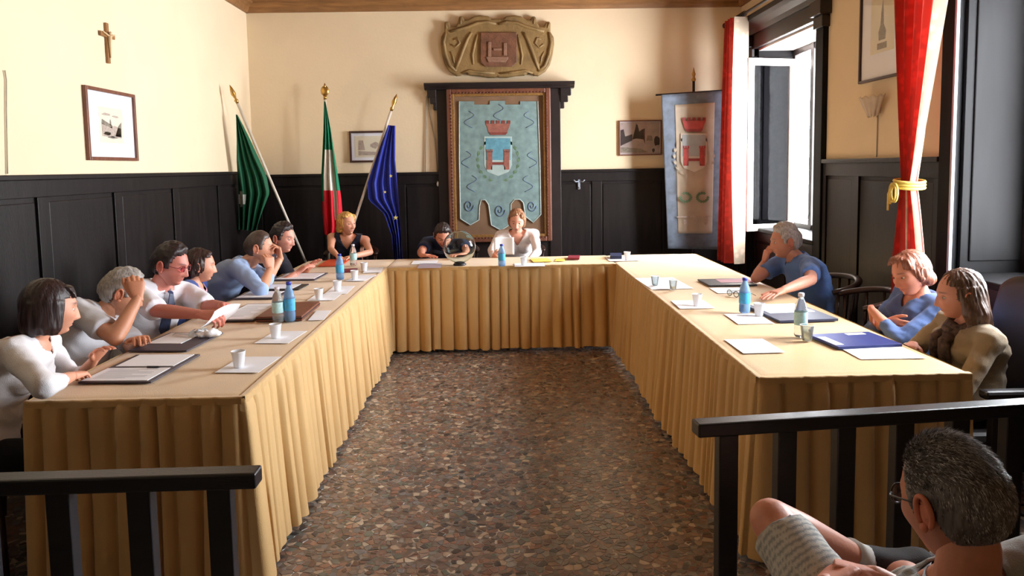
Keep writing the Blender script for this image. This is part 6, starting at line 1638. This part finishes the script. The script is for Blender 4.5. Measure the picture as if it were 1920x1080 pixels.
# ------------------------------------------------------------------ chairs
M_chairw = mat('dark_brown_chair_wood', (46, 26, 22), rough=0.3, var=0.3, scale=6, stretch=(4, 4, 1))
M_seat = mat('dark_seat_leather', (30, 24, 26), rough=0.5, var=0.2, scale=20)
def make_chair(label, group):
    """dark tub-backed chair, faces +Y"""
    t = thing('wooden_armchair', label, 'chair', (0, 0, 0), group)
    obj('seat', B().loft([((0, 0, 0.36), (1, 0, 0), (0, 1, 0), 0.22, 0.21), ((0, 0, 0.38), (1, 0, 0), (0, 1, 0), 0.235, 0.225), ((0, 0, 0.40), (1, 0, 0), (0, 1, 0), 0.225, 0.215)], n=28, e=3.5), M_seat, parent=t, smooth=True)
    for x, y, z1 in ((-0.2, 0.18, 0.37), (0.2, 0.18, 0.37), (-0.2, -0.2, 0.37), (0.2, -0.2, 0.37)):
        obj('leg', B().tube([(x * 1.05, y * 1.08, 0), (x, y, z1)], [0.016, 0.022], n=8), M_chairw, parent=t, smooth=True)
    arc = [(0.27 * math.sin(w), -0.04 - 0.22 * math.cos(w), 0.80 - 0.10 * (1 - math.cos(w)) * 0.5) for w in np.linspace(R(-105), R(105), 25)]
    obj('back_rail', B().tube(arc, [0.020] + [0.026] * 23 + [0.020], n=10, flat=0.75), M_chairw, parent=t, smooth=True)
    for w in (-95, -60, -30, -10, 10, 30, 60, 95):
        x, y = 0.27 * math.sin(R(w)), -0.04 - 0.22 * math.cos(R(w)); zt = 0.80 - 0.10 * (1 - math.cos(R(w))) * 0.5
        obj('spindle', B().tube([(x * 0.84, y * 0.86, 0.38), (x, y, zt - 0.015)], 0.011, n=8), M_chairw, parent=t, smooth=True)
    return t
chair0 = make_chair('dark wooden armchair under the woman with the dark bob', 'dark wooden armchairs')
chair0.location = (-2.18, 3.02, 0); chair0.rotation_euler = (0, 0, R(-82))
for (x, y, rz, l) in ((-2.18, 3.70, -90, 'dark wooden armchair under the man holding his forehead'), (-2.15, 4.37, -110, 'dark wooden armchair under the man with the tie'), (-2.18, 4.95, -86, 'dark wooden armchair under the woman in the blue cardigan'),
                      (-2.14, 5.46, -88, 'dark wooden armchair under the man in the pale blue shirt') , (-2.14, 6.11, -92, 'dark wooden armchair under the young man in black'), (-1.56, 7.80, 177, 'dark wooden armchair under the blonde woman'),
                      (-0.50, 7.86, 179, 'dark wooden armchair under the man in the navy shirt'), (0.20, 7.84, 179, 'dark wooden armchair under the woman reading a sheet'), (2.26, 5.22, 92, 'dark wooden armchair under the man in the blue polo'),
                      (2.24, 4.64, 80, 'empty dark wooden armchair between the blue polo man and the denim shirt woman'), (2.33, 4.06, 90, 'dark wooden armchair under the woman in the denim shirt'), (0.93, 1.36, 12, 'dark wooden armchair under the onlooker in the foreground')):
    dup(chair0, (x, y, 0), R(rz), l)
# black high-backed armchair of the woman in the beige jacket
t = thing('leather_armchair', 'black high-backed leather armchair behind the woman in the beige jacket', 'chair', (0, 0, 0))
def padded(x0, x1, y0, y1, z0, z1): return B().box(x0, x1, y0, y1, z0, z1)
obj('seat', padded(-0.26, 0.26, -0.24, 0.26, 0.28, 0.38), M_seat, parent=t, bevel=0.03)
o = obj('backrest', B().grid(lambda u, v: Vector((0.28 * (2 * u - 1) * (1 - 0.12 * v ** 4), -0.27 - 0.10 * v + 0.03 * (2 * u - 1) ** 2, 0.34 + 0.70 * v - 0.07 * v * abs(2 * u - 1) ** 4)), 20, 16), M_seat, parent=t, smooth=True, solid=0.09)
for s_ in (-1, 1):
    obj('armrest', B().box(s_ * 0.30 - 0.03, s_ * 0.30 + 0.03, -0.24, 0.14, 0.56, 0.60), M_seat, parent=t, bevel=0.015)
    obj('arm_post', B().box(s_ * 0.30 - 0.02, s_ * 0.30 + 0.02, 0.06, 0.10, 0.0, 0.56), M_seat, parent=t, bevel=0.005)
    obj('rear_leg', B().box(s_ * 0.24 - 0.02, s_ * 0.24 + 0.02, -0.26, -0.22, 0.0, 0.30), M_seat, parent=t, bevel=0.005)
t.location = (2.27, 3.50, 0); t.rotation_euler = (0, 0, R(90))
